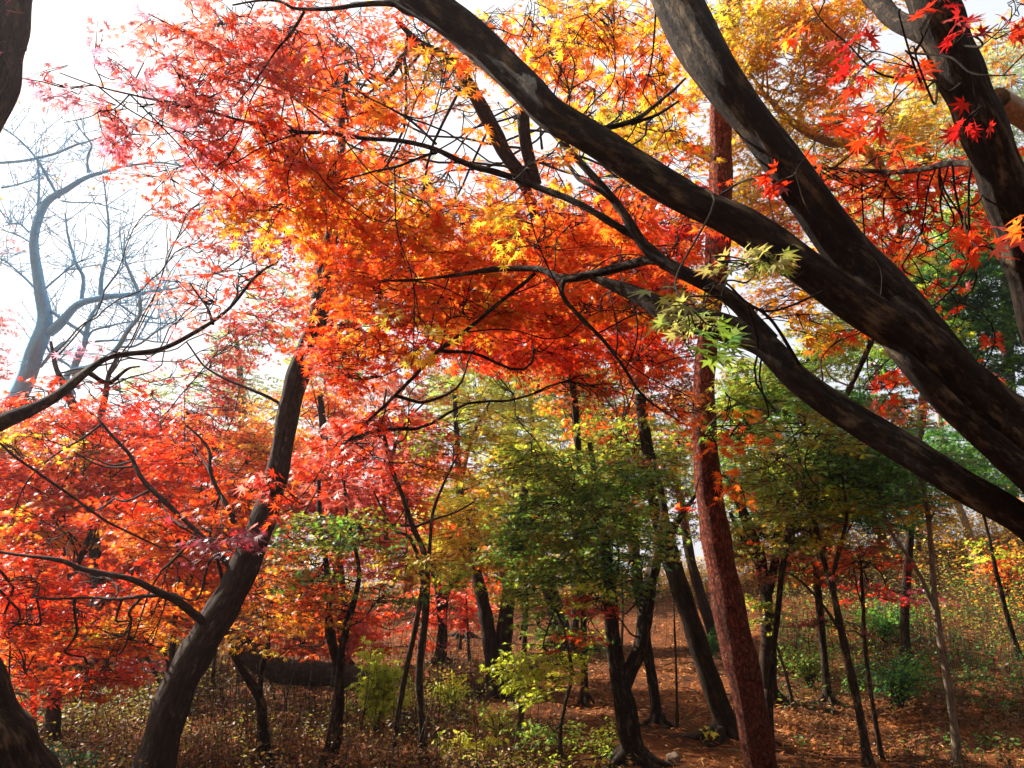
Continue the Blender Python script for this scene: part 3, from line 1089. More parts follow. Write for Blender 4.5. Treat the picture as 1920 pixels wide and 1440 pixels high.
# ------------------------------------------------------------------ near maple: great limbs from the right edge
tree("maple_tree", "huge dark near maple whose limbs sweep in from the right edge", [
    [(2260, 1240, 300, 2.5), (2190, 1080, 260, 2.4), (2080, 950, 200, 2.35), (1960, 855, 140, 2.3), (1900, 808, 116, 2.3), (1800, 722, 96, 2.3), (1720, 640, 88, 2.3), (1655, 580, 70, 2.35)]],
    BARK_NEAR, limbs=[
        [(1800, 735, 70, 2.28), (1700, 640, 72, 2.28), (1600, 568, 66, 2.3), (1500, 497, 64, 2.35), (1400, 428, 62, 2.4), (1290, 372, 60, 2.45), (1200, 318, 60, 2.5), (1100, 255, 62, 2.55), (1030, 212, 62, 2.6), (970, 152, 62, 2.7), (900, 82, 62, 2.8), (800, 5, 62, 2.9), (690, -60, 50, 3.0), (560, -160, 34, 3.1)],
        [(1810, 730, 90, 2.36), (1720, 620, 84, 2.4), (1650, 540, 80, 2.45), (1590, 475, 76, 2.5), (1510, 365, 70, 2.5), (1425, 242, 68, 2.55), (1360, 150, 78, 2.6), (1310, 75, 84, 2.7), (1272, 0, 88, 2.8), (1235, -110, 74, 2.9), (1210, -240, 55, 3.0)],
        [(2060, 1010, 110, 2.28), (1940, 900, 62, 2.2), (1880, 852, 52, 2.2), (1790, 772, 44, 2.2), (1710, 690, 34, 2.22), (1660, 640, 20, 2.28)],
        [(2170, 1110, 110, 2.45), (2050, 1060, 66, 2.4), (1960, 1010, 58, 2.35), (1900, 965, 56, 2.35), (1800, 907, 60, 2.4), (1700, 845, 56, 2.5), (1600, 785, 48, 2.6), (1500, 715, 46, 2.7), (1430, 645, 44, 2.8), (1350, 612, 46, 2.9), (1270, 590, 42, 3.0), (1180, 545, 28, 3.2), (1110, 520, 14, 3.4)],
    ], branches=[
        [(1440, 640, 36, 2.8), (1380, 570, 30, 2.85), (1290, 515, 26, 2.9), (1220, 470, 22, 3.0), (1160, 390, 18, 3.05), (1110, 330, 15, 3.1), (1040, 250, 12, 3.2), (1000, 190, 9, 3.3)],
        [(1240, 480, 14, 3.0), (1130, 402, 14, 3.1), (1000, 350, 12, 3.3), (900, 318, 12, 3.4), (800, 275, 9, 3.5), (640, 252, 8, 3.7), (500, 236, 7, 3.7), (400, 213, 5, 3.6), (300, 190, 4, 3.5), (200, 168, 3, 3.4), (110, 130, 2, 3.3)],
        [(1300, 520, 16, 2.95), (1230, 488, 18, 3.1), (1150, 500, 17, 3.3), (1060, 522, 15, 3.5), (1000, 500, 12, 3.7), (900, 510, 9, 3.9), (800, 522, 5, 4.1), (680, 530, 3, 4.3)],
        [(1060, 520, 10, 3.5), (1058, 560, 9, 3.4), (1130, 640, 7, 3.3), (1200, 730, 5, 3.2), (1270, 790, 3, 3.1)],
        [(1000, 510, 7, 3.7), (900, 600, 7, 3.8), (800, 680, 7, 3.9), (720, 760, 6, 4.0), (640, 840, 4, 4.1)],
        [(1160, 385, 9, 3.05), (1120, 355, 9, 3.05), (1085, 335, 7, 3.1), (1060, 300, 4, 3.15)],
        [(935, 110, 16, 2.72), (880, 95, 14, 2.8), (845, 60, 10, 2.9), (810, 45, 8, 3.0)],
        [(1110, 245, 12, 2.55), (1190, 225, 9, 2.6), (1240, 190, 6, 2.7), (1290, 150, 4, 2.8)],
        [(1180, 230, 7, 2.6), (1230, 215, 6, 2.7), (1275, 190, 4, 2.8)],
        [(790, 15, 14, 2.9), (700, 5, 10, 3.0), (620, 18, 8, 3.1), (560, 15, 6, 3.15), (520, 0, 5, 3.2), (440, 12, 3, 3.3)],
        [(565, 17, 7, 3.15), (540, 60, 5, 3.2), (515, 90, 4, 3.2), (480, 150, 3, 3.3), (440, 200, 2, 3.3)],
        [(1020, 280, 5, 3.1), (1017, 255, 4, 3.1), (1018, 225, 2, 3.1)],
        [(1440, 330, 6, 2.5), (1390, 340, 5, 2.6), (1340, 370, 4, 2.7)],
        [(1500, 690, 7, 2.7), (1440, 600, 6, 2.6), (1390, 565, 5, 2.5), (1330, 500, 3, 2.2)],
        [(820, 290, 5, 3.5), (760, 305, 5, 3.5), (700, 320, 4, 3.6), (640, 340, 3, 3.6)],
        [(640, 252, 4, 3.7), (560, 190, 3, 3.6), (480, 130, 3, 3.5), (400, 90, 3, 3.4), (320, 50, 2, 3.3), (280, 30, 2, 3.3)],
        [(820, 275, 5, 3.5), (740, 210, 4, 3.6), (680, 175, 3, 3.6), (650, 150, 3, 3.6)],
    ], clusters=[
        # sparse ends in the white sky, flare mauve put into their leaves
        (110, 95, 75, 28, 3.3, 'mauve', .45, .1), (180, 120, 90, 22, 3.4, 'mauve', .4, .1), (60, 145, 45, 30, 3.3, 'mauve', .7, .1), (130, 150, 60, 28, 3.3, 'mauve', .7, .1),
        (230, 150, 70, 30, 3.4, 'mauve', .6, .1), (170, 215, 75, 28, 3.4, 'mauve', .9, .1), (280, 205, 80, 28, 3.5, 'mauve', .8, .1), (360, 145, 60, 38, 3.5, 'mauve', .9, .1),
        (390, 60, 60, 50, 3.4, 'pink', .6, .2), (460, 40, 80, 50, 3.4, 'pink', 1.2, .2), (440, 150, 85, 50, 3.5, 'pink', 1.2, .2), (345, 265, 80, 40, 3.6, 'pink', .9, .2), (400, 320, 80, 36, 3.8, 'pink', .7, .2), (440, 380, 70, 36, 4.0, 'pinkred', .7, .2), (280, 250, 70, 26, 3.5, 'mauve', .5, .1),
        (550, 55, 85, 60, 3.4, 'pinkred', 1.4, .2), (540, 150, 90, 60, 3.6, 'pink', 1.4, .2), (440, 235, 90, 50, 3.7, 'pinkred', 1.3, .2), (650, 60, 80, 60, 3.3, 'pinkred', 1.4, .3),
        (640, 160, 70, 60, 3.7, 'redor', 1.2, .3), (560, 250, 100, 50, 3.8, 'redor', 1.5, .2), (680, 230, 70, 40, 3.9, 'redor', 1.0, .3), (730, 35, 60, 40, 3.2, 'redor', 1.0, .3),
        (840, 120, 60, 50, 3.3, 'oryel', .7, .3), (800, 180, 60, 50, 3.6, 'redor', .7, .3), (880, 210, 50, 40, 3.6, 'redor', .6, .3), (990, 400, 50, 40, 3.2, 'yelor', .8, .3),
        (1000, 320, 50, 30, 3.0, 'oryel', .9, .2), (1050, 330, 50, 40, 3.2, 'yelor', .9, .2), (1180, 350, 60, 40, 3.4, 'redor', .9, .3),
        (300, 90, 60, 50, 3.6, 'pink', .5, .1, .042), (260, 190, 70, 40, 3.6, 'pink', .6, .1, .042), (380, 200, 60, 50, 3.7, 'pink', .7, .1, .042), (370, 30, 60, 30, 3.6, 'pink', .6, .1, .042), (310, 330, 70, 36, 4.2, 'pinkred', .5, .1, .042),
        # the orange heart of the picture
        (520, 330, 95, 48, 4.0, 'redor', 1.8, .2), (620, 330, 90, 55, 4.0, 'orange', 2.0, .2), (500, 410, 60, 35, 4.1, 'oryel', 1.6, .2), (600, 410, 90, 40, 4.2, 'orange', 2.0, .2),
        (720, 400, 100, 50, 4.2, 'orange', 2.2, .2), (840, 400, 100, 50, 4.3, 'orange', 2.2, .2), (760, 480, 120, 50, 4.4, 'redor', 2.2, .2), (900, 470, 110, 55, 4.5, 'redor', 2.2, .2),
        (1030, 440, 90, 50, 4.3, 'redor', 2.0, .2), (1120, 400, 70, 50, 4.2, 'redor', 1.6, .3), (1200, 420, 60, 45, 3.8, 'redor', 1.2, .3),
        (720, 560, 100, 55, 4.2, 'redor', 2.2, .2), (840, 560, 100, 50, 4.5, 'orange', 2.2, .2), (980, 570, 110, 50, 4.6, 'redor', 2.2, .2), (1100, 560, 90, 45, 4.5, 'orange', 2.0, .2),
        (1170, 510, 80, 40, 4.0, 'oryel', 1.2, .3), (680, 640, 80, 55, 4.3, 'redor', 2.2, .2), (790, 640, 70, 40, 4.4, 'redor', 1.6, .2), (1060, 640, 110, 45, 5.0, 'red', 1.8, .2), (930, 640, 110, 35, 5.2, 'red', 1.8, .2),
        (1200, 650, 100, 50, 4.8, 'red', 1.5, .2), (1150, 720, 110, 50, 5.2, 'brown', 1.3, .3), (1240, 560, 70, 45, 4.2, 'olive', .8, .3),
        (760, 585, 60, 70, 3.3, 'yelor', .45, .1), (1270, 470, 60, 50, 3.4, 'redor', 1.2, .2), (1310, 420, 50, 50, 3.8, 'deepred', 1.0, .2),
        (640, 690, 60, 50, 4.2, 'pinkred', 1.3, .2), (560, 920, 75, 26, 3.6, 'pinkred', 1.2, .1), (660, 850, 80, 30, 3.9, 'pinkred', 1.2, .1), (740, 790, 70, 28, 4.1, 'pinkred', .9, .1),
        # over and behind the great limbs
        (980, 60, 70, 55, 3.6, 'orange', 1.3, .2), (1060, 110, 70, 60, 3.7, 'orange', 1.2, .3), (1150, 40, 80, 50, 3.6, 'orange', 1.2, .3), (1170, 130, 80, 45, 3.8, 'redor', .8, .3),
        (1200, 210, 70, 50, 4.2, 'yellow', 1.3, .2), (1100, 200, 60, 40, 3.9, 'oryel', .9, .3), (1250, 290, 60, 40, 4.2, 'oryel', 1.3, .2), (1260, 350, 60, 45, 4.3, 'red', 1.3, .2), (1240, 110, 60, 60, 4.0, 'oryel', 1.2, .2),
        # greenish leaves hanging close to the lens
        (1370, 490, 60, 34, 1.8, SPRIG, .9, .0, .045), (1300, 560, 34, 50, 1.85, SPRIG, .9, .0, .045), (1340, 540, 50, 40, 1.9, SPRIG, .9, .0, .042),
        (1345, 605, 36, 36, 1.7, ([GRN, (.12, .34, .05), LGR]), .5, .0, .05), (1425, 470, 30, 20, 1.8, SPRIG, .6, .0, .042),
        (1500, 590, 70, 35, 3.2, 'yelor', 1.0, .1), (1450, 560, 50, 30, 3.3, 'yelor', 1.0, .1), (1560, 640, 60, 22, 3.2, 'redor', .9, .1), (1500, 320, 22, 30, 2.3, 'red', .9, .0),
        (1340, 880, 60, 70, 4.0, 'redor', .6, .1), (1400, 800, 50, 60, 4.2, 'redor', .5, .1), (1300, 760, 50, 50, 4.4, 'redor', .8, .2),
    ], rough=.15, sides=64)

# tree at the top right corner
tree("maple_tree", "thick dark straight trunk leaning in at the top right corner", [
    [(2110, 1250, 130, 2.6), (2020, 800, 105, 2.5), (1945, 540, 90, 2.4), (1905, 410, 84, 2.35), (1848, 250, 80, 2.3), (1795, 120, 80, 2.3), (1750, 0, 84, 2.3), (1710, -140, 84, 2.35)]],
    BARK_NEAR, branches=[
        [(1770, 85, 42, 2.4), (1700, 50, 36, 2.6), (1650, 15, 34, 2.8), (1610, -30, 28, 3.0)],
        [(1820, 140, 14, 2.3), (1780, 170, 5, 2.2), (1745, 130, 3, 2.1), (1700, 90, 3, 2.0)],
        [(1850, 300, 16, 2.5), (1780, 310, 12, 2.9), (1700, 320, 10, 3.2), (1600, 318, 7, 3.5), (1520, 312, 4, 3.6)]],
    clusters=[
        (1690, 30, 55, 30, 1.7, NEAR_RED, .45, .0, .04), (1720, 95, 35, 35, 1.7, NEAR_RED, .45, .0, .04), (1700, 140, 30, 25, 2.0, 'red', .5, .0), (1870, 50, 50, 60, 1.9, NEAR_RED, .5, .0, .042),
        (1890, 130, 35, 50, 1.8, NEAR_RED, .4, .0, .042), (1545, 10, 40, 20, 2.2, 'redor', .6, .0), (1885, 20, 60, 30, 3.0, 'redor', 1.2, .1),
        (1580, 315, 75, 22, 3.6, 'red', 1.6, .1), (1690, 320, 90, 25, 3.4, 'red', 1.9, .1), (1640, 350, 110, 25, 3.6, 'red', 1.8, .1), (1790, 345, 80, 25, 3.3, 'red', 1.8, .1),
        (1700, 390, 110, 25, 3.5, 'red', 1.5, .1), (1600, 390, 50, 22, 3.6, 'redor', 1.0, .1), (1810, 400, 60, 25, 3.4, 'red', 1.2, .1), (1720, 440, 70, 22, 3.6, 'red', .9, .1), (1870, 450, 22, 22, 1.9, 'red', .5, .0),
        (1750, 495, 50, 16, 4, 'red', 1.0, .1), (1730, 540, 40, 14, 4, 'red', .9, .1), (1700, 470, 50, 20, 4.0, 'redor', .7, .1), (1760, 610, 40, 18, 4, 'red', 1.0, .1), (1820, 665, 60, 16, 4, 'red', 1.0, .1),
        (1640, 730, 18, 14, 3.4, 'red', 1.0, .0), (1660, 710, 40, 14, 3.6, 'redor', .6, .1), (1680, 500, 40, 40, 4.2, 'olive', .8, .2), (1740, 580, 50, 50, 4.4, 'green', .6, .2),
    ], rough=.08, sides=48, seed=4)

# bulging edge trunk on the left: out of the frame at the bottom, back in at the top
tree("maple_tree", "edge trunk with dark foot in the bottom left corner", [
    [(40, 1560, 190, 3.3), (-10, 1440, 170, 3.2), (-60, 1330, 150, 3.2), (-150, 1120, 140, 3.2), (-190, 900, 130, 3.2), (-190, 600, 125, 3.2), (-130, 350, 120, 3.2), (-35, 170, 104, 3.2), (-5, 40, 100, 3.2), (30, -120, 90, 3.2), (80, -260, 80, 3.2)]],
    BARK_NEAR, branches=[
        [(-180, 850, 70, 3.2), (-60, 815, 40, 3.4), (0, 790, 30, 3.6), (60, 766, 23, 3.8), (110, 738, 19, 4.0), (160, 700, 14, 4.2), (210, 668, 10, 4.4), (300, 655, 9, 4.6), (370, 620, 8, 4.8), (430, 575, 6, 5.0), (480, 520, 6, 5.1), (520, 490, 3, 5.2)],
        [(170, 700, 10, 4.2), (205, 715, 8, 4.3), (240, 690, 5, 4.4), (262, 685, 3, 4.5)],
        [(400, 607, 6, 4.9), (385, 570, 4, 5.0), (360, 530, 3, 5.1)]],
    clusters=[
        (400, 560, 70, 40, 5.2, 'pink', .8, .3, .045), (450, 520, 60, 40, 5.2, 'pinkred', .8, .3, .045), (240, 665, 60, 22, 4.6, 'mauve', .5, .2, .045), (350, 600, 50, 26, 4.9, 'mauve', .4, .3, .045),
        (60, 755, 60, 24, 4.0, 'pinkred', .9, .2, .045), (140, 735, 60, 30, 4.3, 'pinkred', 1.0, .2, .045), (220, 740, 60, 24, 4.6, 'deepred', .9, .2, .045)],
    rough=.12, sides=40, seed=8)

# ------------------------------------------------------------------ leaning maple in the left foreground
tree("maple_tree", "curved grey maple trunk rising from the bottom left, wide at the foot", [
    [(262, 1530, 72, 5.2), (288, 1430, 68, 5.2), (330, 1295, 66, 5.2), (385, 1195, 62, 5.25), (442, 1098, 58, 5.3), (490, 985, 50, 5.35), (520, 890, 42, 5.4), (543, 770, 40, 5.5), (568, 680, 40, 5.55), (596, 600, 36, 5.6), (608, 500, 28, 5.7), (625, 425, 24, 5.8), (640, 330, 18, 5.8), (640, 230, 12, 5.8), (650, 130, 8, 5.8)]],
    BARK_GREY, branches=[
        [(392, 1175, 16, 5.2), (340, 1130, 15, 5.1), (300, 1112, 13, 5.0), (240, 1085, 11, 4.9), (160, 1070, 10, 4.9), (110, 1050, 8, 4.9), (50, 1045, 6, 4.9), (0, 1035, 5, 4.9), (-80, 1020, 3, 4.9)],
        [(300, 1115, 8, 5.0), (230, 1122, 7, 5.1), (170, 1118, 5, 5.2), (60, 1122, 3, 5.3)],
        [(440, 1070, 12, 5.3), (385, 1010, 11, 5.4), (330, 960, 9, 5.5), (270, 900, 9, 5.6), (240, 850, 7, 5.7), (200, 800, 5, 5.8), (150, 755, 3, 5.9)],
        [(440, 980, 10, 5.4), (415, 930, 9, 5.5), (395, 880, 7, 5.6), (390, 840, 6, 5.7), (350, 800, 3, 5.8)],
        [(420, 1110, 8, 5.3), (412, 1070, 7, 5.3), (390, 1020, 5, 5.2), (340, 985, 3, 5.1)],
        [(620, 455, 9, 5.8), (600, 470, 8, 5.8), (600, 510, 6, 5.8), (575, 540, 3, 5.9)],
        [(545, 770, 7, 5.5), (500, 745, 6, 5.5), (430, 715, 5, 5.6), (385, 690, 4, 5.7), (350, 640, 3, 5.8)],
        [(-60, 780, 5, 4.6), (60, 880, 5, 4.7), (170, 960, 5, 4.8), (250, 1005, 4, 4.9), (300, 1030, 3, 5.0)]],
    clusters=[
        (470, 930, 60, 50, 5.6, 'redor', 1.0, .3), (430, 1030, 50, 30, 4.9, 'purple', 1.3, .1), (390, 1000, 40, 24, 4.9, 'purple', 1.0, .1),
        (85, 832, 62, 26, 5.7, 'yelor', 1.6, .1), (150, 860, 46, 16, 5.7, 'yellow', 1.2, .1), (35, 965, 50, 24, 5.6, [LGR, YEL, ORA, YGR], 1.1, .1), (230, 1180, 60, 20, 5.7, 'yelor', .9, .1),
        (340, 860, 90, 45, 6.2, 'red', 1.4, .2), (260, 960, 110, 45, 6.0, 'red', 1.7, .2), (140, 1000, 110, 45, 5.8, 'red', 1.6, .2), (60, 1080, 100, 45, 5.6, 'red', 1.8, .2), (190, 1080, 90, 40, 5.8, 'red', 1.7, .2),
        (60, 1160, 90, 45, 5.8, 'red', 1.8, .2), (170, 1170, 80, 45, 6.0, 'redor', 1.5, .2), (200, 1240, 55, 50, 6.2, 'red', 2.0, .2), (150, 1290, 60, 30, 6.2, 'red', 1.6, .2), (40, 1240, 50, 50, 6.2, 'redor', 1.6, .2), (30, 1300, 30, 50, 6.4, 'red', 1.5, .2),
        (290, 1130, 70, 30, 6.0, 'redor', 1.2, .2), (240, 1180, 45, 30, 6.0, 'oryel', 1.4, .2), (285, 1190, 36, 28, 6.0, 'redor', 1.0, .2),
        (330, 330, 50, 25, 6, 'pink', .0001, .2), (600, 560, 30, 40, 5.2, 'redor', .8, .2), (610, 400, 50, 30, 5.4, 'orange', 1.5, .2)],
    rough=.08, sides=40, seed=1)

# ------------------------------------------------------------------ red pine and the dark pines behind it
dq = G(1445, 1560)
pine_needles_pal = [DGR, GRN, TEAL, OLI]
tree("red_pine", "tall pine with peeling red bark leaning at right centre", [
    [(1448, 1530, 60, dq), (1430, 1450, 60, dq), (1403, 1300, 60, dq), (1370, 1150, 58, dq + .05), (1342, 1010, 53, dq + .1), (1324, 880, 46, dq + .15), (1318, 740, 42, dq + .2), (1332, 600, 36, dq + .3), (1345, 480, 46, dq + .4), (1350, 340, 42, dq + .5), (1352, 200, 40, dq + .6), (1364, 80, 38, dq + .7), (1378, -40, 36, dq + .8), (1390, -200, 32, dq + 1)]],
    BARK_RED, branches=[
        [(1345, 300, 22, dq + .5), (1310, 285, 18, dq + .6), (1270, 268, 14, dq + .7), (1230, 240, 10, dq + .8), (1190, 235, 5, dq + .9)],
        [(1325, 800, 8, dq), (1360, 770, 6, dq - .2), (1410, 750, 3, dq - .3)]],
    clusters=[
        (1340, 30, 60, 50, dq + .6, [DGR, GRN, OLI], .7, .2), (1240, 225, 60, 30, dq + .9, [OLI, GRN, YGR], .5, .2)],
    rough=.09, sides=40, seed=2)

tree("pine_tree", "dark rough pine leaning left just behind the red pine", [
    [(1372, 1385, 48, G(1370, 1385)), (1330, 1270, 44, 10.2), (1295, 1160, 40, 10.3), (1262, 1060, 40, 10.4), (1235, 960, 34, 10.5), (1215, 850, 28, 10.6), (1200, 740, 22, 10.8)]],
    BARK_DARK, branches=[[(1250, 1050, 14, 10.4), (1265, 990, 12, 10.2), (1290, 950, 9, 10.0), (1310, 920, 5, 9.9)]],
    clusters=[(1200, 900, 80, 50, 10.4, 'brown', .7, .3), (1180, 820, 90, 50, 10.6, 'olive', .9, .3)], rough=.1, sides=20, seed=3)
tree("pine_tree", "slender dark pine seen between the leaning dark pine and the red pine", [
    [(1345, 1215, 26, G(1340, 1215)), (1318, 1130, 24, 15.5), (1296, 1050, 22, 15.6), (1280, 960, 20, 15.8), (1262, 860, 16, 16)]],
    BARK_DARK, clusters=[(1300, 850, 90, 60, 16, 'olive', .6, .4)], rough=.1, sides=14, seed=4)
tree("pine_tree", "straight short dark pine trunk standing right of the red pine", [
    [(1440, 1312, 32, G(1440, 1312)), (1440, 1220, 30, 12.2), (1438, 1130, 26, 12.3), (1425, 1050, 24, 12.5), (1400, 980, 20, 12.6), (1370, 900, 16, 12.8)]],
    BARK_DARK, branches=[[(1438, 1110, 18, 12.3), (1455, 1040, 16, 12.4), (1462, 960, 12, 12.5), (1480, 880, 8, 12.6)], [(1430, 1070, 12, 12.4), (1395, 1010, 10, 12.6), (1370, 960, 7, 12.7)]],
    clusters=[(1430, 1000, 70, 50, 12.4, 'brown', 1.0, .3), (1480, 930, 80, 50, 12.4, 'olive', 1.1, .3), (1390, 930, 60, 40, 12.6, 'olive', .8, .3), (1500, 1060, 90, 40, 11.5, 'brown', 1.1, .3), (1440, 1150, 40, 30, 12, 'olive', .8, .2)], rough=.12, sides=18, seed=5)

# forked maple centre right
df = G(1190, 1432)
tree("maple_tree", "dark forked maple with two curving stems left of the pines", [
    [(1194, 1450, 46, df), (1172, 1320, 42, df), (1160, 1270, 38, df), (1148, 1180, 30, df), (1143, 1090, 26, df), (1130, 1010, 22, df + .1), (1110, 960, 17, df + .2), (1116, 900, 14, df + .3), (1105, 830, 10, df + .4)],
    [(1166, 1290, 32, df), (1200, 1210, 30, df), (1212, 1140, 32, df + .1), (1222, 1080, 28, df + .2), (1236, 1020, 24, df + .3), (1245, 960, 18, df + .4), (1230, 890, 12, df + .5)],
    [(1206, 1160, 20, df + .1), (1190, 1080, 16, df + .3), (1180, 1010, 12, df + .5), (1170, 950, 8, df + .7)]],
    BARK_NEAR, clusters=[
        (1080, 900, 110, 40, df, 'green', 1.4, .2), (1180, 900, 100, 40, df, 'green', 1.3, .2), (1050, 960, 110, 45, df, 'green', 1.4, .25), (1150, 980, 90, 45, df - .3, 'midgreen', 1.3, .25), (1060, 1040, 100, 45, df, 'green', 1.4, .25),
        (1130, 1060, 60, 40, df, 'midgreen', 1.3, .2), (1180, 1080, 50, 40, df, 'dgreen', .9, .2), (1000, 1010, 80, 40, df, 'green', 1.1, .25), (1030, 870, 90, 30, df, 'green', 1.2, .2), (1120, 1110, 40, 20, df - .5, 'lime', .8, .1), (1020, 1100, 60, 40, df, 'green', 1.0, .2),
        (1220, 1020, 40, 40, df, 'olive', .7, .2), (1110, 1160, 26, 60, df - .4, 'red', .8, .1)],
    rough=.12, sides=24, seed=6)
tree("maple_tree", "thin crooked dark maple standing between the forked maple and the leaning pine", [
    [(1234, 1355, 20, G(1234, 1355)), (1222, 1270, 20, 10.6), (1212, 1200, 20, 10.6), (1215, 1120, 18, 10.7), (1235, 1040, 16, 10.8), (1262, 980, 12, 10.9)]],
    BARK_NEAR, clusters=[(1240, 940, 70, 50, 10.9, 'green', .9, .3)], rough=.14, sides=14, seed=7)

# forked dark pine
dt = G(935, 1305)
tree("pine_tree", "dark pine forking low over the orange mound at centre", [
    [(940, 1330, 42, dt), (925, 1250, 34, dt), (915, 1180, 32, dt), (904, 1120, 28, dt + .1), (890, 1050, 22, dt + .2), (880, 960, 16, dt + .3)],
    [(932, 1290, 38, dt), (944, 1220, 36, dt), (950, 1150, 36, dt), (958, 1080, 32, dt + .1), (975, 1000, 24, dt + .2), (985, 900, 16, dt + .3)],
    [(955, 1100, 22, dt + .1), (980, 1110, 18, dt), (985, 1150, 12, dt - .1), (975, 1200, 4, dt - .1)]],
    BARK_DARK, clusters=[
        (930, 1060, 80, 35, dt, 'oryel', 1.3, .2), (860, 1030, 70, 45, dt - .5, 'yelor', 1.5, .2), (930, 980, 90, 45, dt, 'yellow', 1.4, .25), (900, 920, 90, 40, dt, 'ygreen', 1.4, .25), (980, 1090, 40, 40, dt - .5, 'olive', 1.0, .2),
        (860, 980, 60, 45, dt - 1, 'yellow', 1.4, .2), (850, 1090, 40, 26, dt - 1, 'lime', 1.2, .1)],
    dens=1.20, rough=.12, sides=20, seed=8)
tree("pine_tree", "leaning dark pine trunk half hidden behind green leaves at centre", [
    [(1060, 1215, 40, G(1058, 1215)), (1045, 1160, 36, 15.6), (1030, 1110, 32, 15.7), (1010, 1040, 26, 15.8), (990, 960, 20, 16)]],
    BARK_DARK, clusters=[(1020, 960, 110, 70, 15.8, 'olive', 1.0, .3), (1060, 830, 120, 60, 15.8, 'ygreen', 1.1, .3)], dens=1.30, rough=.1, sides=14, seed=9)
tree("maple_tree", "dark forked trunk among pink red leaves left of the orange mound", [
    [(826, 1245, 24, G(828, 1245)), (830, 1180, 20, 14.2), (824, 1120, 17, 14.2), (812, 1060, 13, 14.3)],
    [(830, 1165, 16, 14.2), (838, 1110, 14, 14.2), (848, 1060, 10, 14.3), (850, 960, 8, 14.4)],
    ], BARK_NEAR, clusters=[(760, 1130, 110, 55, 14, 'pinkred', 1.6, .2), (860, 1130, 60, 50, 14.5, 'pinkred', 1.3, .2), (700, 1080, 90, 50, 14, 'pinkred', 1.5, .2), (820, 1020, 60, 60, 14, 'pinkred', 1.3, .2), (690, 1170, 80, 45, 14, 'red', 1.5, .2), (780, 1190, 60, 36, 14, 'pinkred', 1.4, .2)],
    rough=.12, sides=14, seed=10)

# twin thin stems
dn = G(795, 1436)
tree("maple_tree", "slim maple with two thin light edged stems left of centre", [
    [(797, 1450, 18, dn), (792, 1360, 17, dn), (786, 1260, 16, dn), (795, 1180, 16, dn), (800, 1110, 16, dn), (796, 1040, 13, dn), (775, 990, 12, dn), (755, 930, 10, dn), (732, 870, 9, dn), (718, 790, 7, dn), (724, 730, 4, dn)],
    [(734, 1450, 12, dn + .3), (745, 1350, 12, dn + .3), (765, 1240, 12, dn + .25), (786, 1140, 12, dn + .2), (792, 1080, 11, dn + .1), (770, 1010, 8, dn + .1), (735, 990, 6, dn), (700, 920, 4, dn)],
    [(800, 1110, 10, dn), (806, 1020, 8, dn), (812, 960, 7, dn), (835, 900, 5, dn), (860, 850, 3, dn)]],
    BARK_THIN, branches=[
        [(732, 870, 7, dn), (742, 820, 6, dn), (760, 790, 4, dn), (800, 750, 3, dn)],
        [(770, 985, 6, dn), (720, 985, 4, dn), (660, 1000, 3, dn - .1)],
        [(725, 1010, 9, dn + 1), (722, 930, 9, dn + 1), (722, 860, 8, dn + 1), (715, 780, 5, dn + 1)],
        [(775, 990, 6, dn), (830, 970, 4, dn), (890, 940, 3, dn)]],
    clusters=[
        (700, 820, 90, 45, dn, 'pinkred', 1.5, .2), (640, 880, 90, 40, dn + .5, 'pinkred', 1.4, .2), (760, 900, 70, 40, dn + .5, 'pinkred', 1.2, .25), (690, 950, 90, 40, dn + .8, 'pinkred', 1.5, .2), (780, 960, 50, 36, dn + .5, 'redor', 1.0, .2),
        (800, 740, 80, 35, dn - .5, 'olive', 1.1, .3), (860, 800, 80, 45, dn, 'ygreen', 1.1, .3), (820, 870, 70, 40, dn + .2, 'oryel', 1.1, .3), (760, 1060, 40, 30, dn - .3, 'yellow', 1.1, .2), (810, 1080, 36, 30, dn - .3, 'ygreen', .9, .2)],
    rough=.10, sides=14, seed=11)
tree("maple_tree", "forked slender dark maple standing left of the yellow green shrub", [
    [(612, 1450, 30, G(612, 1440)), (628, 1370, 26, 7.3), (636, 1300, 24, 7.3), (630, 1240, 18, 7.3), (620, 1190, 22, 7.35), (615, 1140, 16, 7.4), (612, 1060, 12, 7.5), (600, 980, 12, 7.6), (598, 900, 8, 7.7)],
    [(635, 1300, 20, 7.3), (640, 1230, 16, 7.2), (652, 1170, 15, 7.2), (668, 1110, 12, 7.2), (672, 1060, 9, 7.2), (650, 960, 7, 7.2), (645, 900, 4, 7.2)]],
    BARK_NEAR, clusters=[
        (590, 1060, 90, 40, 7.3, 'brown', 1.2, .25), (640, 1000, 80, 40, 7.2, 'olive', 1.1, .3), (560, 1000, 60, 30, 7.2, 'dgreen', .8, .3), (560, 1130, 80, 35, 7.4, 'oryel', 1.1, .25), (640, 1120, 60, 35, 7.2, 'redor', 1.1, .25), (560, 1190, 70, 36, 8.5, 'redor', 1.4, .2), (600, 1080, 50, 26, 7, 'green', .8, .2),
        (690, 1000, 60, 30, 7.1, 'dgreen', .8, .3), (730, 1110, 30, 30, 7.1, 'dgreen', .7, .3)],
    rough=.12, sides=18, seed=12)
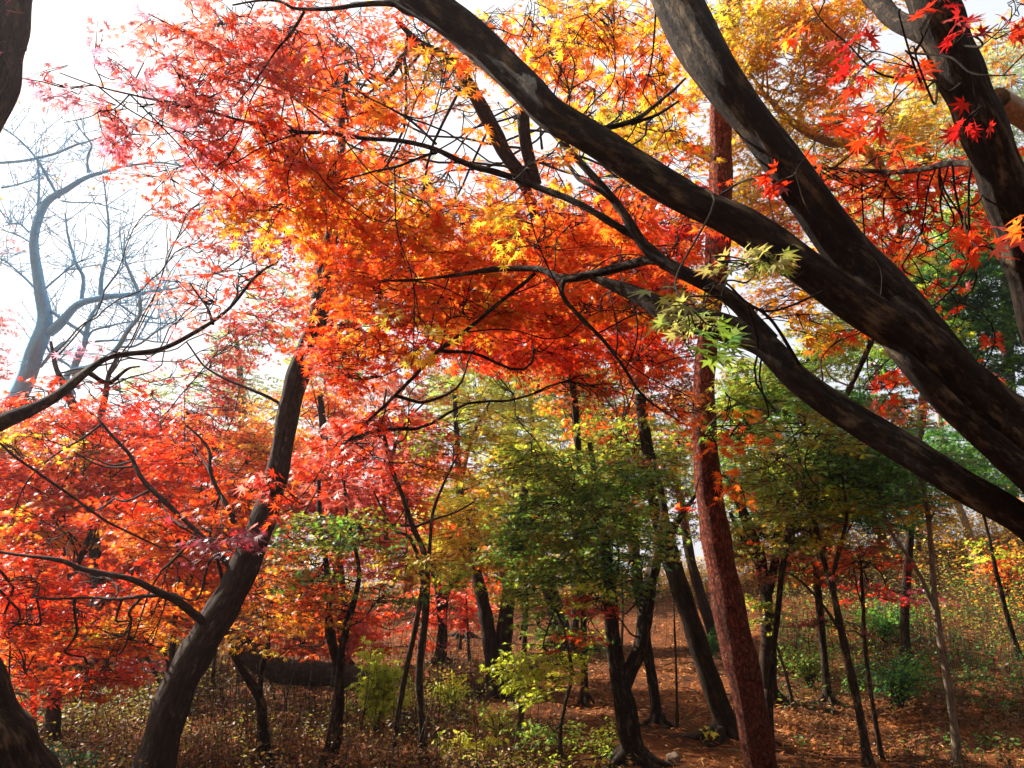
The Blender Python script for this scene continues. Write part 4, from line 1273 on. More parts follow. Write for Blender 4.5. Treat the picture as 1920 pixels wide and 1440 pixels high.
tree("maple_tree", "low forked sapling whose thin stems spread beside the curved grey trunk", [
    [(502, 1450, 24, G(500, 1438)), (494, 1380, 22, 7.3), (486, 1310, 20, 7.3), (456, 1260, 15, 7.3), (434, 1220, 12, 7.3), (420, 1170, 9, 7.3), (440, 1120, 6, 7.3)],
    [(486, 1310, 14, 7.3), (492, 1250, 11, 7.2), (502, 1190, 9, 7.2), (480, 1140, 8, 7.2), (465, 1110, 5, 7.2)]],
    BARK_NEAR, clusters=[(450, 1190, 36, 26, 7, 'yellow', 1.1, .1), (500, 1160, 50, 30, 7, 'oryel', 1.0, .2), (480, 1110, 40, 26, 7, 'redor', .9, .2)], rough=.12, sides=16, seed=13)

# leaning trunk / fallen log
dl = G(640, 1330)
tree("fallen_log", "thick dark fallen trunk lying across the slope behind the slender maples", [
    [(800, 1450, 60, dl - 2.0), (770, 1385, 58, dl - 1.2), (720, 1320, 54, dl - .6), (670, 1275, 50, dl - .2), (600, 1262, 52, dl), (530, 1258, 50, dl + .2), (478, 1232, 50, dl + .3), (445, 1205, 44, dl + .4)]],
    BARK_DARK, cat="log", rough=.14, sides=24, ground=False, seed=14, clusters=(), partname='trunk')

# saplings right side
dr = G(1628, 1436)
tree("sapling", "tall slim sapling with a forked top left of the pale stemmed one", [
    [(1632, 1450, 18, dr), (1612, 1340, 17, dr), (1592, 1250, 16, dr), (1575, 1170, 15, dr), (1562, 1110, 13, dr), (1542, 1040, 12, dr), (1528, 980, 10, dr), (1508, 900, 8, dr), (1490, 820, 5, dr)],
    [(1563, 1110, 11, dr), (1566, 1060, 10, dr), (1580, 1010, 8, dr), (1588, 960, 7, dr), (1580, 880, 5, dr), (1600, 800, 3, dr)]],
    BARK_THIN, branches=[[(1580, 1190, 6, dr), (1540, 1130, 5, dr), (1500, 1090, 4, dr), (1450, 1060, 3, dr)]],
    clusters=[(1450, 720, 90, 40, dr - 2, 'green', 1.2, .2), (1420, 780, 70, 45, dr - 2, 'green', 1.0, .2), (1500, 800, 90, 40, dr - 1, 'olive', 1.0, .3), (1560, 860, 90, 45, dr, 'dgreen', 1.0, .3), (1450, 880, 80, 45, dr, 'olive', 1.1, .3), (1530, 940, 90, 35, dr, 'olive', .9, .3), (1620, 920, 70, 40, dr, 'dgreen', .8, .3), (1500, 1000, 60, 30, dr, 'olive', .8, .3)],
    dens=1.40, rough=.1, sides=14, seed=15)
tree("sapling", "thinnest sapling with a few red leaves right of the forked sapling", [
    [(1658, 1450, 10, dr + .2), (1636, 1320, 9, dr + .2), (1622, 1210, 9, dr + .2), (1618, 1120, 7, dr + .2), (1614, 1050, 5, dr + .2)]],
    BARK_THIN, clusters=[(1625, 1045, 48, 18, dr, 'red', 1.3, .0), (1600, 1065, 30, 10, dr, 'redor', .7, .0), (1640, 1110, 60, 16, dr + .5, 'deepred', 1.0, .1), (1560, 1165, 40, 12, dr, 'purple', .7, .1), (1700, 1110, 40, 14, dr + .5, 'purple', .8, .1)], rough=.1, sides=10, seed=16)
ds = G(1795, 1436)
tree("sapling", "pale slender sapling forking halfway near the right edge", [
    [(1796, 1450, 17, ds), (1790, 1370, 16, ds), (1774, 1260, 15, ds), (1760, 1180, 15, ds), (1750, 1100, 13, ds), (1745, 1020, 11, ds), (1738, 950, 10, ds), (1725, 880, 7, ds), (1730, 790, 4, ds)],
    [(1752, 1140, 11, ds), (1725, 1080, 9, ds), (1700, 1040, 8, ds), (1672, 1000, 7, ds), (1655, 950, 6, ds), (1640, 880, 4, ds)]],
    bark_material("pale_sapling_bark", (.09, .06, .04), (.22, .16, .11), (.40, .31, .22), 70, 20, .5, (.10, .07, .045), lich_amt=.56),  # lighter tones than the other sapling bark
    clusters=[(1760, 955, 50, 40, ds, 'yelor', .8, .1), (1690, 900, 80, 45, ds, 'dgreen', .9, .3), (1780, 880, 70, 40, ds, 'dgreen', .8, .3), (1640, 830, 80, 45, ds, 'dgreen', .9, .3), (1700, 780, 60, 30, ds, 'brown', .7, .3)],
    dens=1.30, rough=.1, sides=14, seed=17)
tree("sapling", "dark thin sapling leaning left at the right edge below the golden scrub", [
    [(1915, 1240, 11, G(1912, 1235)), (1890, 1160, 10, 11), (1870, 1080, 9, 11), (1855, 1010, 7, 11), (1840, 950, 5, 11)]],
    BARK_NEAR, clusters=[(1855, 1030, 24, 24, 11, 'lime', .8, .0)], rough=.1, sides=10, seed=18)
tree("pine_tree", "pale barked pine on the brow near the right edge", [
    [(1845, 1095, 22, G(1840, 1095)), (1826, 1040, 22, 20), (1812, 990, 20, 20), (1790, 930, 18, 20), (1770, 850, 15, 20), (1760, 760, 12, 20)]],
    BARK_PALE, clusters=[(1800, 900, 110, 50, 20, 'dgreen', .9, .3), (1740, 840, 110, 50, 20, 'dgreen', .9, .3), (1860, 850, 80, 60, 20, 'dgreen', 1.0, .3)], rough=.1, sides=12, seed=19)
tree("pine_tree", "distant dark pine trunk against white sky left of the pale barked pine", [
    [(1652, 1060, 18, 22), (1654, 1010, 17, 22), (1655, 960, 17, 22), (1650, 900, 14, 22), (1645, 800, 10, 22)]],
    BARK_DARK, clusters=[(1640, 950, 110, 30, 22, 'dgreen', .9, .3), (1700, 985, 90, 18, 22, 'dgreen', 1.0, .2), (1600, 860, 120, 60, 22, 'dgreen', 1.0, .35)], rough=.1, sides=10, seed=20)
tree("pine_tree", "distant slim pine trunk right of the dark one on the brow", [
    [(1722, 1050, 12, 23), (1725, 980, 12, 23), (1722, 900, 10, 23), (1715, 820, 7, 23)]],
    BARK_DARK, clusters=[(1730, 960, 60, 20, 23, 'dgreen', .9, .2), (1750, 900, 90, 50, 23, 'dgreen', .9, .3)], rough=.1, sides=10, seed=21)

# small saplings, centre
dc = G(1056, 1436)
tree("sapling", "wavy thin sapling with bright green sprays in front of the leaf slope", [
    [(1056, 1450, 10, dc), (1050, 1380, 9, dc), (1060, 1320, 8, dc), (1072, 1265, 8, dc), (1062, 1200, 6, dc), (1050, 1160, 5, dc), (1030, 1120, 3, dc)]],
    BARK_THIN, clusters=[(1010, 1250, 60, 32, dc, 'lime', 1.5, .1, .05), (1040, 1220, 40, 30, dc, 'lime', 1.2, .1, .05), (1030, 1290, 40, 24, dc, 'lime', 1.0, .1, .05), (1070, 1200, 30, 24, dc, 'green', .9, .1), (1035, 1375, 36, 20, dc, 'green', 1.0, .1), (1040, 1170, 40, 30, dc, 'green', .8, .1)], rough=.1, sides=10, seed=22)
tree("sapling", "thin straight stem in front of the trunk fork at centre", [
    [(975, 1420, 12, G(975, 1400)), (978, 1320, 12, 9), (982, 1240, 11, 9), (986, 1150, 10, 9), (986, 1060, 8, 9), (980, 960, 5, 9)]],
    BARK_THIN, clusters=[(1000, 1160, 40, 30, 9, 'green', .9, .2), (960, 1000, 60, 30, 9, 'olive', .9, .3)], rough=.1, sides=10, seed=23)
for lab, st, cl in [
    ("bare thin stem standing behind the crooked maple", [(1270, 1365, 6, G(1268, 1362)), (1268, 1260, 5, 10), (1264, 1160, 4, 10), (1262, 1090, 2, 10)], ()),
    ("leaning bare stem right of the straight dark pine", [(1488, 1330, 8, G(1488, 1330)), (1475, 1270, 7, 11.5), (1458, 1215, 5, 11.5), (1445, 1160, 3, 11.5)], ()),
    ("thin stem behind the forked maple above the slope", [(1165, 1215, 5, G(1168, 1215)), (1168, 1150, 5, 15), (1166, 1080, 4, 15)], ()),
    ("slender stem between the pine fork and the pink leaves", [(880, 1240, 6, G(880, 1240)), (876, 1160, 5, 14), (872, 1080, 3, 14)], ()),
    ("short stem left of the pine fork", [(862, 1220, 6, G(862, 1220)), (866, 1150, 5, 15), (864, 1100, 3, 15)], ()),
    ("thin stem at the left of the fallen log", [(395, 1310, 8, G(395, 1310)), (402, 1240, 7, 10), (410, 1180, 4, 10)], ()),
]:
    tree("sapling", lab, [st], BARK_THIN, clusters=cl, group="thin bare saplings", rough=.12, sides=8)

# stumps of trunks in the left bottom shade
tree("maple_tree", "short dark trunk under the red sprays near the bottom left corner", [
    [(96, 1410, 30, G(96, 1405)), (100, 1340, 27, 8.2), (106, 1270, 24, 8.2), (110, 1200, 20, 8.3), (130, 1100, 14, 8.5), (170, 1000, 10, 8.6)]],
    BARK_DARK, clusters=[
        (110, 900, 130, 55, 9, 'red', 1.8, .2), (230, 900, 110, 55, 9, 'red', 1.6, .2), (70, 980, 100, 50, 8.6, [LGR, YEL, ORA, RED, YEL], 1.3, .2), (170, 820, 120, 50, 9.2, 'red', 1.6, .2), (70, 830, 80, 45, 9.5, 'yelor', 1.8, .1), (150, 860, 50, 22, 9.2, 'yellow', 1.4, .1), (20, 850, 60, 60, 9.4, 'redor', 1.3, .2)],
    dens=1.35, rough=.12, sides=16, seed=24)
tree("maple_tree", "thinner dark trunk beside the short one at bottom left", [
    [(60, 1385, 15, G(60, 1385)), (62, 1310, 13, 9.5), (64, 1240, 11, 9.5), (60, 1150, 8, 9.5)]],
    BARK_DARK, clusters=[(20, 1110, 60, 60, 9.5, 'redor', 1.5, .2), (60, 1200, 60, 40, 9.5, 'redor', 1.4, .2)], rough=.12, sides=12, seed=25)
ml = 10.5
tree("maple_tree", "many stemmed dark maple bush behind the curved grey trunk", [
    [(300, 1345, 16, G(300, 1335)), (310, 1290, 14, ml), (322, 1230, 13, ml), (328, 1170, 11, ml), (335, 1080, 8, ml), (330, 980, 6, ml)],
    [(302, 1330, 12, ml), (296, 1280, 9, ml), (280, 1240, 7, ml), (262, 1210, 5, ml)],
    [(304, 1320, 12, ml), (318, 1270, 9, ml), (308, 1220, 7, ml), (300, 1190, 5, ml)],
    [(306, 1330, 11, ml), (330, 1290, 9, ml), (350, 1250, 7, ml)]],
    BARK_DARK, clusters=[
        (330, 1000, 110, 50, ml, 'redor', 1.8, .2), (420, 900, 90, 50, ml, 'redor', 1.7, .2), (300, 800, 110, 50, ml + .5, 'deepred', 1.3, .3), (420, 800, 90, 50, ml, 'redor', 1.5, .25), (370, 1080, 80, 45, ml, 'redor', 1.7, .2), (460, 720, 80, 45, ml, 'pinkred', 1.2, .3), (360, 740, 80, 36, ml + .5, 'deepred', 1.1, .3),
        (360, 1150, 70, 40, ml, 'redor', 1.4, .2), (260, 1260, 36, 26, ml, 'purple', 1.0, .2), (440, 960, 70, 40, ml, 'redor', 1.4, .2), (500, 820, 60, 50, ml, 'oryel', 1.3, .2)],
    dens=1.30, rough=.12, sides=12, seed=26)

# two columns of trunk in the red mass at left, and other mid distance crowns
tree("maple_tree", "purplish trunk rising through the top of the red crown at left", [
    [(190, 1260, 26, 12), (175, 1000, 24, 12), (158, 860, 22, 12), (146, 790, 20, 12), (128, 740, 16, 12), (105, 690, 10, 12), (95, 640, 6, 12)],
    [(158, 870, 14, 12), (185, 800, 14, 12), (196, 750, 13, 12), (205, 700, 10, 12), (225, 660, 5, 12)]],
    BARK_NEAR, clusters=[
        (140, 780, 100, 35, 12, 'deepred', 1.0, .3), (260, 760, 90, 35, 12, 'deepred', 1.1, .3), (60, 790, 90, 30, 12, 'pinkred', .9, .3), (380, 690, 80, 36, 12, 'pinkred', .9, .35), (470, 640, 70, 45, 12, 'pinkred', .9, .35),
        (440, 420, 80, 50, 11, 'pinkred', .9, .3), (340, 440, 90, 55, 11.5, 'pinkred', .6, .35), (420, 500, 80, 40, 11.5, 'pinkred', .8, .3), (400, 340, 70, 50, 11, 'pink', .8, .3), (300, 370, 60, 40, 11.5, 'pink', .45, .35), (250, 350, 50, 36, 11.5, 'pinkred', .35, .4), (500, 470, 50, 40, 11, 'deepred', .9, .3), (520, 580, 70, 50, 11.5, 'deepred', .9, .3), (480, 620, 60, 40, 11, 'brown', .7, .3)],
    dens=1.20, rough=.12, sides=14, seed=27)
tree("maple_tree", "broad red maple filling the bottom left with its dark stem hidden", [
    [(250, 1330, 30, 13), (255, 1200, 26, 13), (250, 1050, 22, 13), (240, 900, 16, 13)]],
    BARK_NEAR, clusters=[
        (100, 940, 170, 70, 13, 'red', 1.8, .15), (300, 930, 170, 70, 13, 'redor', 1.8, .15), (90, 1070, 150, 70, 13, 'redor', 1.7, .15), (270, 1060, 150, 70, 13, 'redor', 1.7, .15), (60, 1180, 130, 60, 13, 'red', 1.5, .15), (220, 1160, 120, 50, 13, 'oryel', 1.4, .2), (420, 1050, 110, 60, 13, 'redor', 1.6, .2), (250, 830, 160, 50, 13.5, 'red', 1.4, .25),
        (500, 930, 90, 70, 13, 'redor', 1.5, .2), (540, 780, 90, 60, 13, 'oryel', 1.2, .3), (480, 860, 80, 50, 13, 'redor', 1.5, .2), (560, 860, 80, 50, 13.5, 'ygreen', .9, .3), (530, 1060, 90, 50, 13, 'olive', 1.1, .3)],
    dens=1.50, rough=.12, sides=14, seed=28)
tree("maple_tree", "pink red maple behind the twin thin stems", [
    [(645, 1250, 26, 12.5), (640, 1120, 24, 12.5), (625, 980, 22, 12.5), (612, 860, 18, 12.5), (600, 740, 12, 12.5)]],
    BARK_GREY, clusters=[
        (620, 900, 110, 60, 12.5, 'pinkred', 1.6, .2), (720, 850, 120, 60, 12.5, 'pinkred', 1.7, .2), (700, 970, 120, 60, 12.5, 'pinkred', 1.8, .2), (610, 780, 80, 60, 12.5, 'redor', 1.3, .3), (790, 920, 80, 60, 12.5, 'redor', 1.4, .2), (640, 1080, 90, 50, 12.5, 'redor', 1.3, .25), (600, 1190, 110, 40, 12.5, 'red', 1.5, .2), (740, 1050, 70, 50, 12.5, 'redor', 1.4, .2), (620, 650, 70, 70, 12.5, 'olive', 1.0, .3), (590, 540, 40, 60, 12.5, 'brown', .8, .3)],
    dens=1.25, rough=.1, sides=14, seed=29)
tree("maple_tree", "yellow green maple glowing in the middle distance at centre", [
    [(870, 1230, 22, 16), (868, 1100, 20, 16), (864, 960, 18, 16), (858, 850, 14, 16), (852, 740, 10, 16)],
    [(866, 900, 9, 16), (885, 820, 8, 16), (920, 750, 5, 16)]],
    BARK_NEAR, clusters=[
        (880, 760, 110, 50, 16, 'ygreen', 1.3, .3), (1000, 740, 120, 50, 16, 'olive', 1.1, .35), (950, 820, 120, 50, 16, 'olive', 1.5, .25), (1060, 800, 110, 50, 16, 'ygreen', 1.1, .35), (870, 870, 100, 50, 16, 'oryel', 1.4, .25), (1000, 890, 110, 40, 16, 'olive', 1.5, .2), (850, 690, 90, 40, 16, 'olive', 1.1, .3), (960, 680, 100, 40, 16, 'brown', 1.2, .3), (1120, 860, 90, 40, 16, 'brown', 1.3, .25), (900, 960, 110, 50, 16, 'yellow', 1.3, .2), (1020, 960, 100, 50, 16, 'olive', 1.3, .2)],
    dens=1.50, rough=.1, sides=12, seed=30)
tree("maple_tree", "orange brown maple between the green crown and the red pine", [
    [(1075, 1200, 20, 13), (1082, 1080, 18, 13), (1080, 960, 15, 13), (1085, 860, 10, 13)],
    [(1210, 1190, 16, 13.2), (1196, 1060, 16, 13.2), (1180, 940, 22, 13), (1165, 880, 22, 13), (1160, 820, 12, 13), (1178, 760, 6, 13)]],
    BARK_NEAR, clusters=[
        (1160, 780, 110, 45, 13, 'redor', 1.3, .3), (1230, 720, 90, 50, 13, 'brown', 1.4, .25), (1240, 830, 80, 50, 13, 'brown', 1.2, .3), (1150, 850, 90, 40, 13, 'olive', 1.2, .3), (1230, 900, 80, 40, 13, 'olive', 1.0, .3), (1220, 630, 100, 50, 13, 'deepred', 1.5, .25), (1120, 690, 110, 45, 13, 'redor', 1.4, .25), (1270, 560, 70, 60, 13, 'brown', 1.2, .25), (1090, 740, 80, 40, 13, 'brown', 1.0, .35), (1010, 640, 120, 40, 12.5, 'deepred', 1.3, .2), (1290, 980, 60, 30, 13, 'brown', .7, .3),
        (880, 600, 120, 60, 12, 'deepred', 1.5, .1), (1020, 560, 120, 60, 12, 'deepred', 1.5, .1), (1150, 540, 110, 60, 12, 'brown', 1.5, .1), (960, 490, 120, 50, 12, 'brown', 1.4, .1), (1110, 470, 100, 50, 12, 'brown', 1.4, .1), (1240, 500, 80, 60, 12, 'brown', 1.4, .1)],  # hidden clusters added behind the orange mass to shade the right slope
    dens=1.35, rough=.12, sides=14, seed=31)

# behind: sunny orange and yellow maple at upper right with pale branches
tree("maple_tree", "sunlit orange and yellow maple behind the great limbs at upper right", [
    [(1452, 1200, 12, 7.5), (1480, 1000, 12, 7.5), (1560, 800, 11, 7.3), (1650, 600, 11, 7.0), (1690, 420, 12, 6.6)]],
    BARK_NEAR, twig_bark=BARK_PALE, branches=[
        [(1690, 420, 20, 6.6), (1650, 310, 20, 6.4), (1600, 272, 20, 6.2), (1540, 262, 17, 6.0), (1480, 220, 12, 5.8), (1440, 185, 8, 5.7), (1400, 130, 5, 5.6)],
        [(1760, 350, 16, 6.6), (1740, 300, 16, 6.5), (1730, 285, 12, 6.4), (1700, 260, 5, 6.3)],
        [(1490, 215, 8, 5.8), (1520, 180, 7, 5.8), (1580, 130, 6, 5.8), (1650, 90, 3, 5.8)],
        [(1530, 255, 7, 6.0), (1560, 200, 7, 6.0), (1600, 140, 6, 6.0), (1560, 80, 3, 6.0)]],
    clusters=[
        (1400, 30, 70, 50, 5.0, 'yelor', 1.5, .2), (1490, 40, 80, 50, 5.2, 'oryel', 1.8, .2), (1580, 40, 70, 50, 5.4, 'oryel', 1.6, .2), (1410, 110, 70, 45, 5.4, 'yelor', 1.5, .2), (1500, 110, 80, 45, 5.4, 'oryel', 1.7, .2), (1590, 110, 60, 40, 5.6, 'yelor', .9, .3),
        (1440, 180, 60, 45, 5.6, 'yelor', 1.5, .2), (1520, 180, 60, 36, 5.6, 'oryel', 1.2, .3), (1640, 160, 60, 40, 5.8, 'oryel', .6, .35), (1590, 210, 70, 36, 5.8, 'oryel', .9, .3), (1680, 220, 70, 40, 5.8, 'yellow', 1.0, .3), (1500, 250, 60, 40, 6.0, 'yellow', 1.5, .2), (1570, 270, 60, 30, 6.0, 'yelor', 1.2, .25), (1660, 270, 70, 30, 6.2, 'yelor', 1.4, .2), (1740, 250, 60, 40, 6.2, 'oryel', 1.2, .25),
        (1700, 130, 40, 50, 6.2, 'oryel', .9, .3), (1760, 180, 40, 50, 6.2, 'yelor', .8, .3), (1400, 260, 50, 50, 6.0, 'yelor', 1.3, .2), (1400, 350, 60, 50, 6.2, 'yelor', 1.3, .25), (1330, 150, 50, 60, 5.8, 'oryel', 1.3, .2), (1480, 400, 60, 50, 6.4, 'oryel', 1.2, .25), (1550, 330, 60, 40, 6.4, 'yelor', 1.1, .25),
        (1620, 440, 60, 50, 6.6, 'oryel', 1.0, .3), (1650, 500, 60, 40, 6.8, 'olive', 1.2, .25), (1450, 470, 50, 50, 6.4, 'yelor', 1.0, .3), (1500, 540, 70, 40, 6.8, 'oryel', 1.1, .3), (1560, 600, 60, 40, 6.8, 'olive', 1.0, .3), (1620, 30, 40, 40, 5.6, 'oryel', .8, .3), (1870, 100, 50, 70, 5.5, 'oryel', .5, .35)],
    rough=.1, sides=24, seed=32)

# orange maple behind the top limb with the grey curved branch
tree("maple_tree", "orange maple with grey curved branches above the centre", [
    [(1095, 1230, 13, 9.5), (1088, 900, 13, 9.0), (1060, 620, 18, 8.4), (1010, 420, 24, 7.6), (975, 330, 24, 7.0)]],
    BARK_NEAR, twig_bark=BARK_GREY, branches=[
        [(990, 350, 26, 7.0), (950, 290, 27, 6.8), (930, 255, 28, 6.6), (905, 205, 26, 6.4), (870, 145, 22, 6.2), (830, 100, 18, 6.0), (790, 80, 15, 5.9), (740, 40, 8, 5.8)],
        [(1005, 345, 22, 7.0), (987, 275, 22, 6.8), (982, 230, 22, 6.7), (985, 190, 18, 6.6), (990, 130, 8, 6.5)],
        [(785, 82, 10, 5.9), (750, 105, 9, 5.8), (735, 135, 8, 5.8), (700, 168, 6, 5.8), (660, 190, 3, 5.8)]],
    clusters=[
        (560, 150, 110, 60, 7.5, 'redor', .9, .25), (470, 250, 90, 50, 7.5, 'pinkred', .8, .3), (620, 70, 100, 60, 7.5, 'pinkred', .9, .25), (440, 90, 80, 60, 7.5, 'pink', .6, .3), (700, 200, 70, 50, 7.2, 'redor', .7, .3), (900, 60, 60, 50, 7.2, 'oryel', 1.0, .25), (1060, 110, 70, 60, 7.4, 'oryel', .9, .3), (740, 300, 70, 40, 7.4, 'orange', 1.0, .2), (960, 340, 70, 40, 7.4, 'redor', 1.0, .25),
        (790, 60, 70, 45, 6.0, 'redor', 1.0, .3), (800, 140, 60, 45, 6.0, 'yelor', .8, .3), (900, 150, 50, 40, 6.4, 'oryel', .8, .3), (960, 210, 50, 40, 6.8, 'yelor', .6, .35), (960, 130, 50, 50, 6.6, 'redor', .8, .3), (1020, 50, 70, 60, 6.8, 'oryel', 1.1, .25), (1100, 170, 70, 50, 7.0, 'oryel', .6, .4), (1150, 30, 80, 40, 7.0, 'oryel', .9, .3), (1190, 230, 70, 45, 7.2, 'yellow', 1.3, .25),
        (1110, 250, 50, 40, 7.2, 'ygreen', .7, .35), (700, 120, 50, 50, 6.0, 'redor', .6, .35), (720, 240, 60, 40, 6.4, 'redor', .6, .35), (830, 210, 50, 30, 6.4, 'redor', .35, .3), (700, 330, 70, 35, 6.8, 'orange', 1.5, .2), (800, 350, 80, 30, 6.8, 'oryel', 1.3, .25), (900, 400, 80, 30, 7, 'redor', 1.6, .2), (1000, 420, 80, 50, 7.2, 'redor', 1.8, .2), (1080, 460, 80, 50, 7.4, 'redor', 1.8, .2), (640, 60, 80, 60, 6, 'pinkred', .7, .3),
        (900, 520, 150, 60, 8, 'redor', 1.8, .15), (740, 520, 130, 60, 8, 'redor', 1.8, .15), (1080, 560, 130, 60, 8, 'red', 1.8, .15), (760, 630, 130, 50, 8.4, 'red', 1.7, .15), (920, 620, 140, 50, 8.4, 'red', 1.7, .15), (1180, 480, 90, 60, 8, 'red', 1.5, .2), (660, 440, 90, 50, 8, 'redor', 1.6, .2), (560, 360, 90, 50, 8, 'redor', 1.3, .25), (1200, 580, 90, 50, 8, 'deepred', 1.5, .2), (1260, 400, 60, 50, 8, 'red', 1.2, .25), (1150, 340, 60, 50, 7.5, 'red', 1.0, .3), (650, 540, 60, 60, 8, 'redor', 1.5, .2), (650, 620, 60, 60, 8, 'red', 1.5, .2), (1400, 420, 50, 40, 8, 'redor', 1.2, .2)],
    rough=.1, sides=24, seed=33)

# green trees right and far pale green
tree("evergreen_tree", "dark green tree filling the right side behind the great limbs", [
    [(1700, 1080, 18, 12), (1715, 900, 18, 12), (1735, 700, 18, 12), (1740, 520, 16, 12), (1730, 420, 12, 12)]],
    BARK_DARK, clusters=[
        (1800, 470, 110, 50, 12, 'dgreen', 1.8, .15), (1740, 530, 110, 50, 12, 'dgreen', 1.8, .15), (1850, 540, 100, 50, 12, 'dgreen', 1.8, .15), (1790, 600, 120, 50, 12, 'dgreen', 1.7, .2), (1870, 640, 80, 60, 12, 'dgreen', 1.5, .25), (1700, 640, 80, 40, 12, 'green', 1.5, .2), (1820, 400, 80, 40, 12, 'green', 1.5, .2), (1900, 360, 50, 80, 12, 'dgreen', 1.5, .2), (1880, 720, 70, 50, 12, 'dgreen', 1.0, .35),
        (1690, 580, 60, 40, 11, 'green', 1.3, .2), (1640, 690, 70, 36, 10, 'green', 1.4, .2), (1680, 740, 60, 36, 10, 'brown', 1.0, .3), (1750, 850, 100, 50, 12, 'dgreen', 1.2, .3), (1870, 880, 70, 50, 12, 'dgreen', 1.2, .3)],
    dens=1.30, rough=.1, sides=16, seed=34)
tree("maple_tree", "green leaved maple below the lowest great limb", [
    [(1540, 1180, 15, 10), (1522, 980, 13, 9.8), (1510, 820, 12, 9.4), (1500, 720, 9, 9.0)]],
    BARK_NEAR, clusters=[
        (1440, 720, 90, 40, 8, 'green', 1.6, .2), (1400, 790, 60, 45, 8, 'dgreen', 1.5, .2), (1520, 680, 90, 36, 8.5, 'olive', 1.4, .2), (1540, 760, 80, 40, 8.5, 'dgreen', 1.2, .3), (1580, 620, 70, 40, 8.5, 'olive', 1.4, .2), (1480, 850, 100, 50, 9, 'olive', 1.5, .25), (1600, 860, 100, 50, 9, 'dgreen', 1.3, .3), (1420, 880, 60, 40, 9, 'dgreen', 1.2, .25), (1400, 640, 60, 50, 9, 'oryel', 1.0, .3), (1450, 620, 60, 40, 9, 'oryel', 1.1, .3), (1520, 930, 110, 45, 10, 'olive', 1.4, .3), (1440, 1000, 90, 40, 10, 'olive', 1.1, .3), (1640, 960, 80, 36, 10, 'dgreen', .9, .3), (1560, 1010, 90, 36, 10, 'brown', 1.0, .3)],
    dens=1.50, rough=.12, sides=16, seed=35)
tree("evergreen_tree", "pale green sunlit tree far behind the top right trunk", [
    [(1900, 1010, 30, 26), (1890, 700, 26, 26), (1885, 400, 20, 26), (1880, 180, 12, 26)]],
    BARK_GREY, clusters=[
        (1890, 130, 90, 70, 26, 'palegreen', 1.3, .3), (1780, 190, 90, 60, 26, 'palegreen', 1.0, .4), (1880, 260, 90, 60, 26, 'palegreen', 1.1, .3), (1700, 250, 80, 50, 26, 'ygreen', .7, .4), (1760, 320, 130, 60, 26, 'green', 1.2, .3), (1640, 360, 120, 60, 26, 'olive', 1.0, .35), (1860, 420, 90, 60, 26, 'dgreen', 1.3, .3)],
    rough=.1, sides=10, seed=36)
tree("evergreen_tree", "pale distant green tree seen through the gap above the red crown", [
    [(470, 1150, 26, 30), (460, 900, 22, 30), (450, 700, 14, 30), (440, 620, 8, 30)]],
    BARK_GREY, clusters=[(440, 650, 45, 36, 30, 'palegreen', .9, .3), (300, 720, 90, 26, 30, 'palegreen', .6, .4), (400, 720, 80, 36, 30, 'palegreen', .7, .4), (520, 560, 60, 60, 30, 'olive', .5, .4), (480, 760, 100, 50, 30, 'olive', .9, .3)],
    rough=.1, sides=10, seed=37)
tree("maple_tree", "far tree with flare mauve in its leaf colour whose crown tip shows at the left edge", [
    [(-30, 1150, 40, 22), (-20, 900, 30, 22), (-15, 650, 14, 22)]],
    BARK_GREY, clusters=[(-5, 640, 32, 70, 22, 'mauve', .9, .3), (-5, 450, 40, 36, 22, 'mauve', .5, .3), (0, 900, 100, 100, 22, 'redor', 1.2, .2)], rough=.1, sides=10, seed=38)
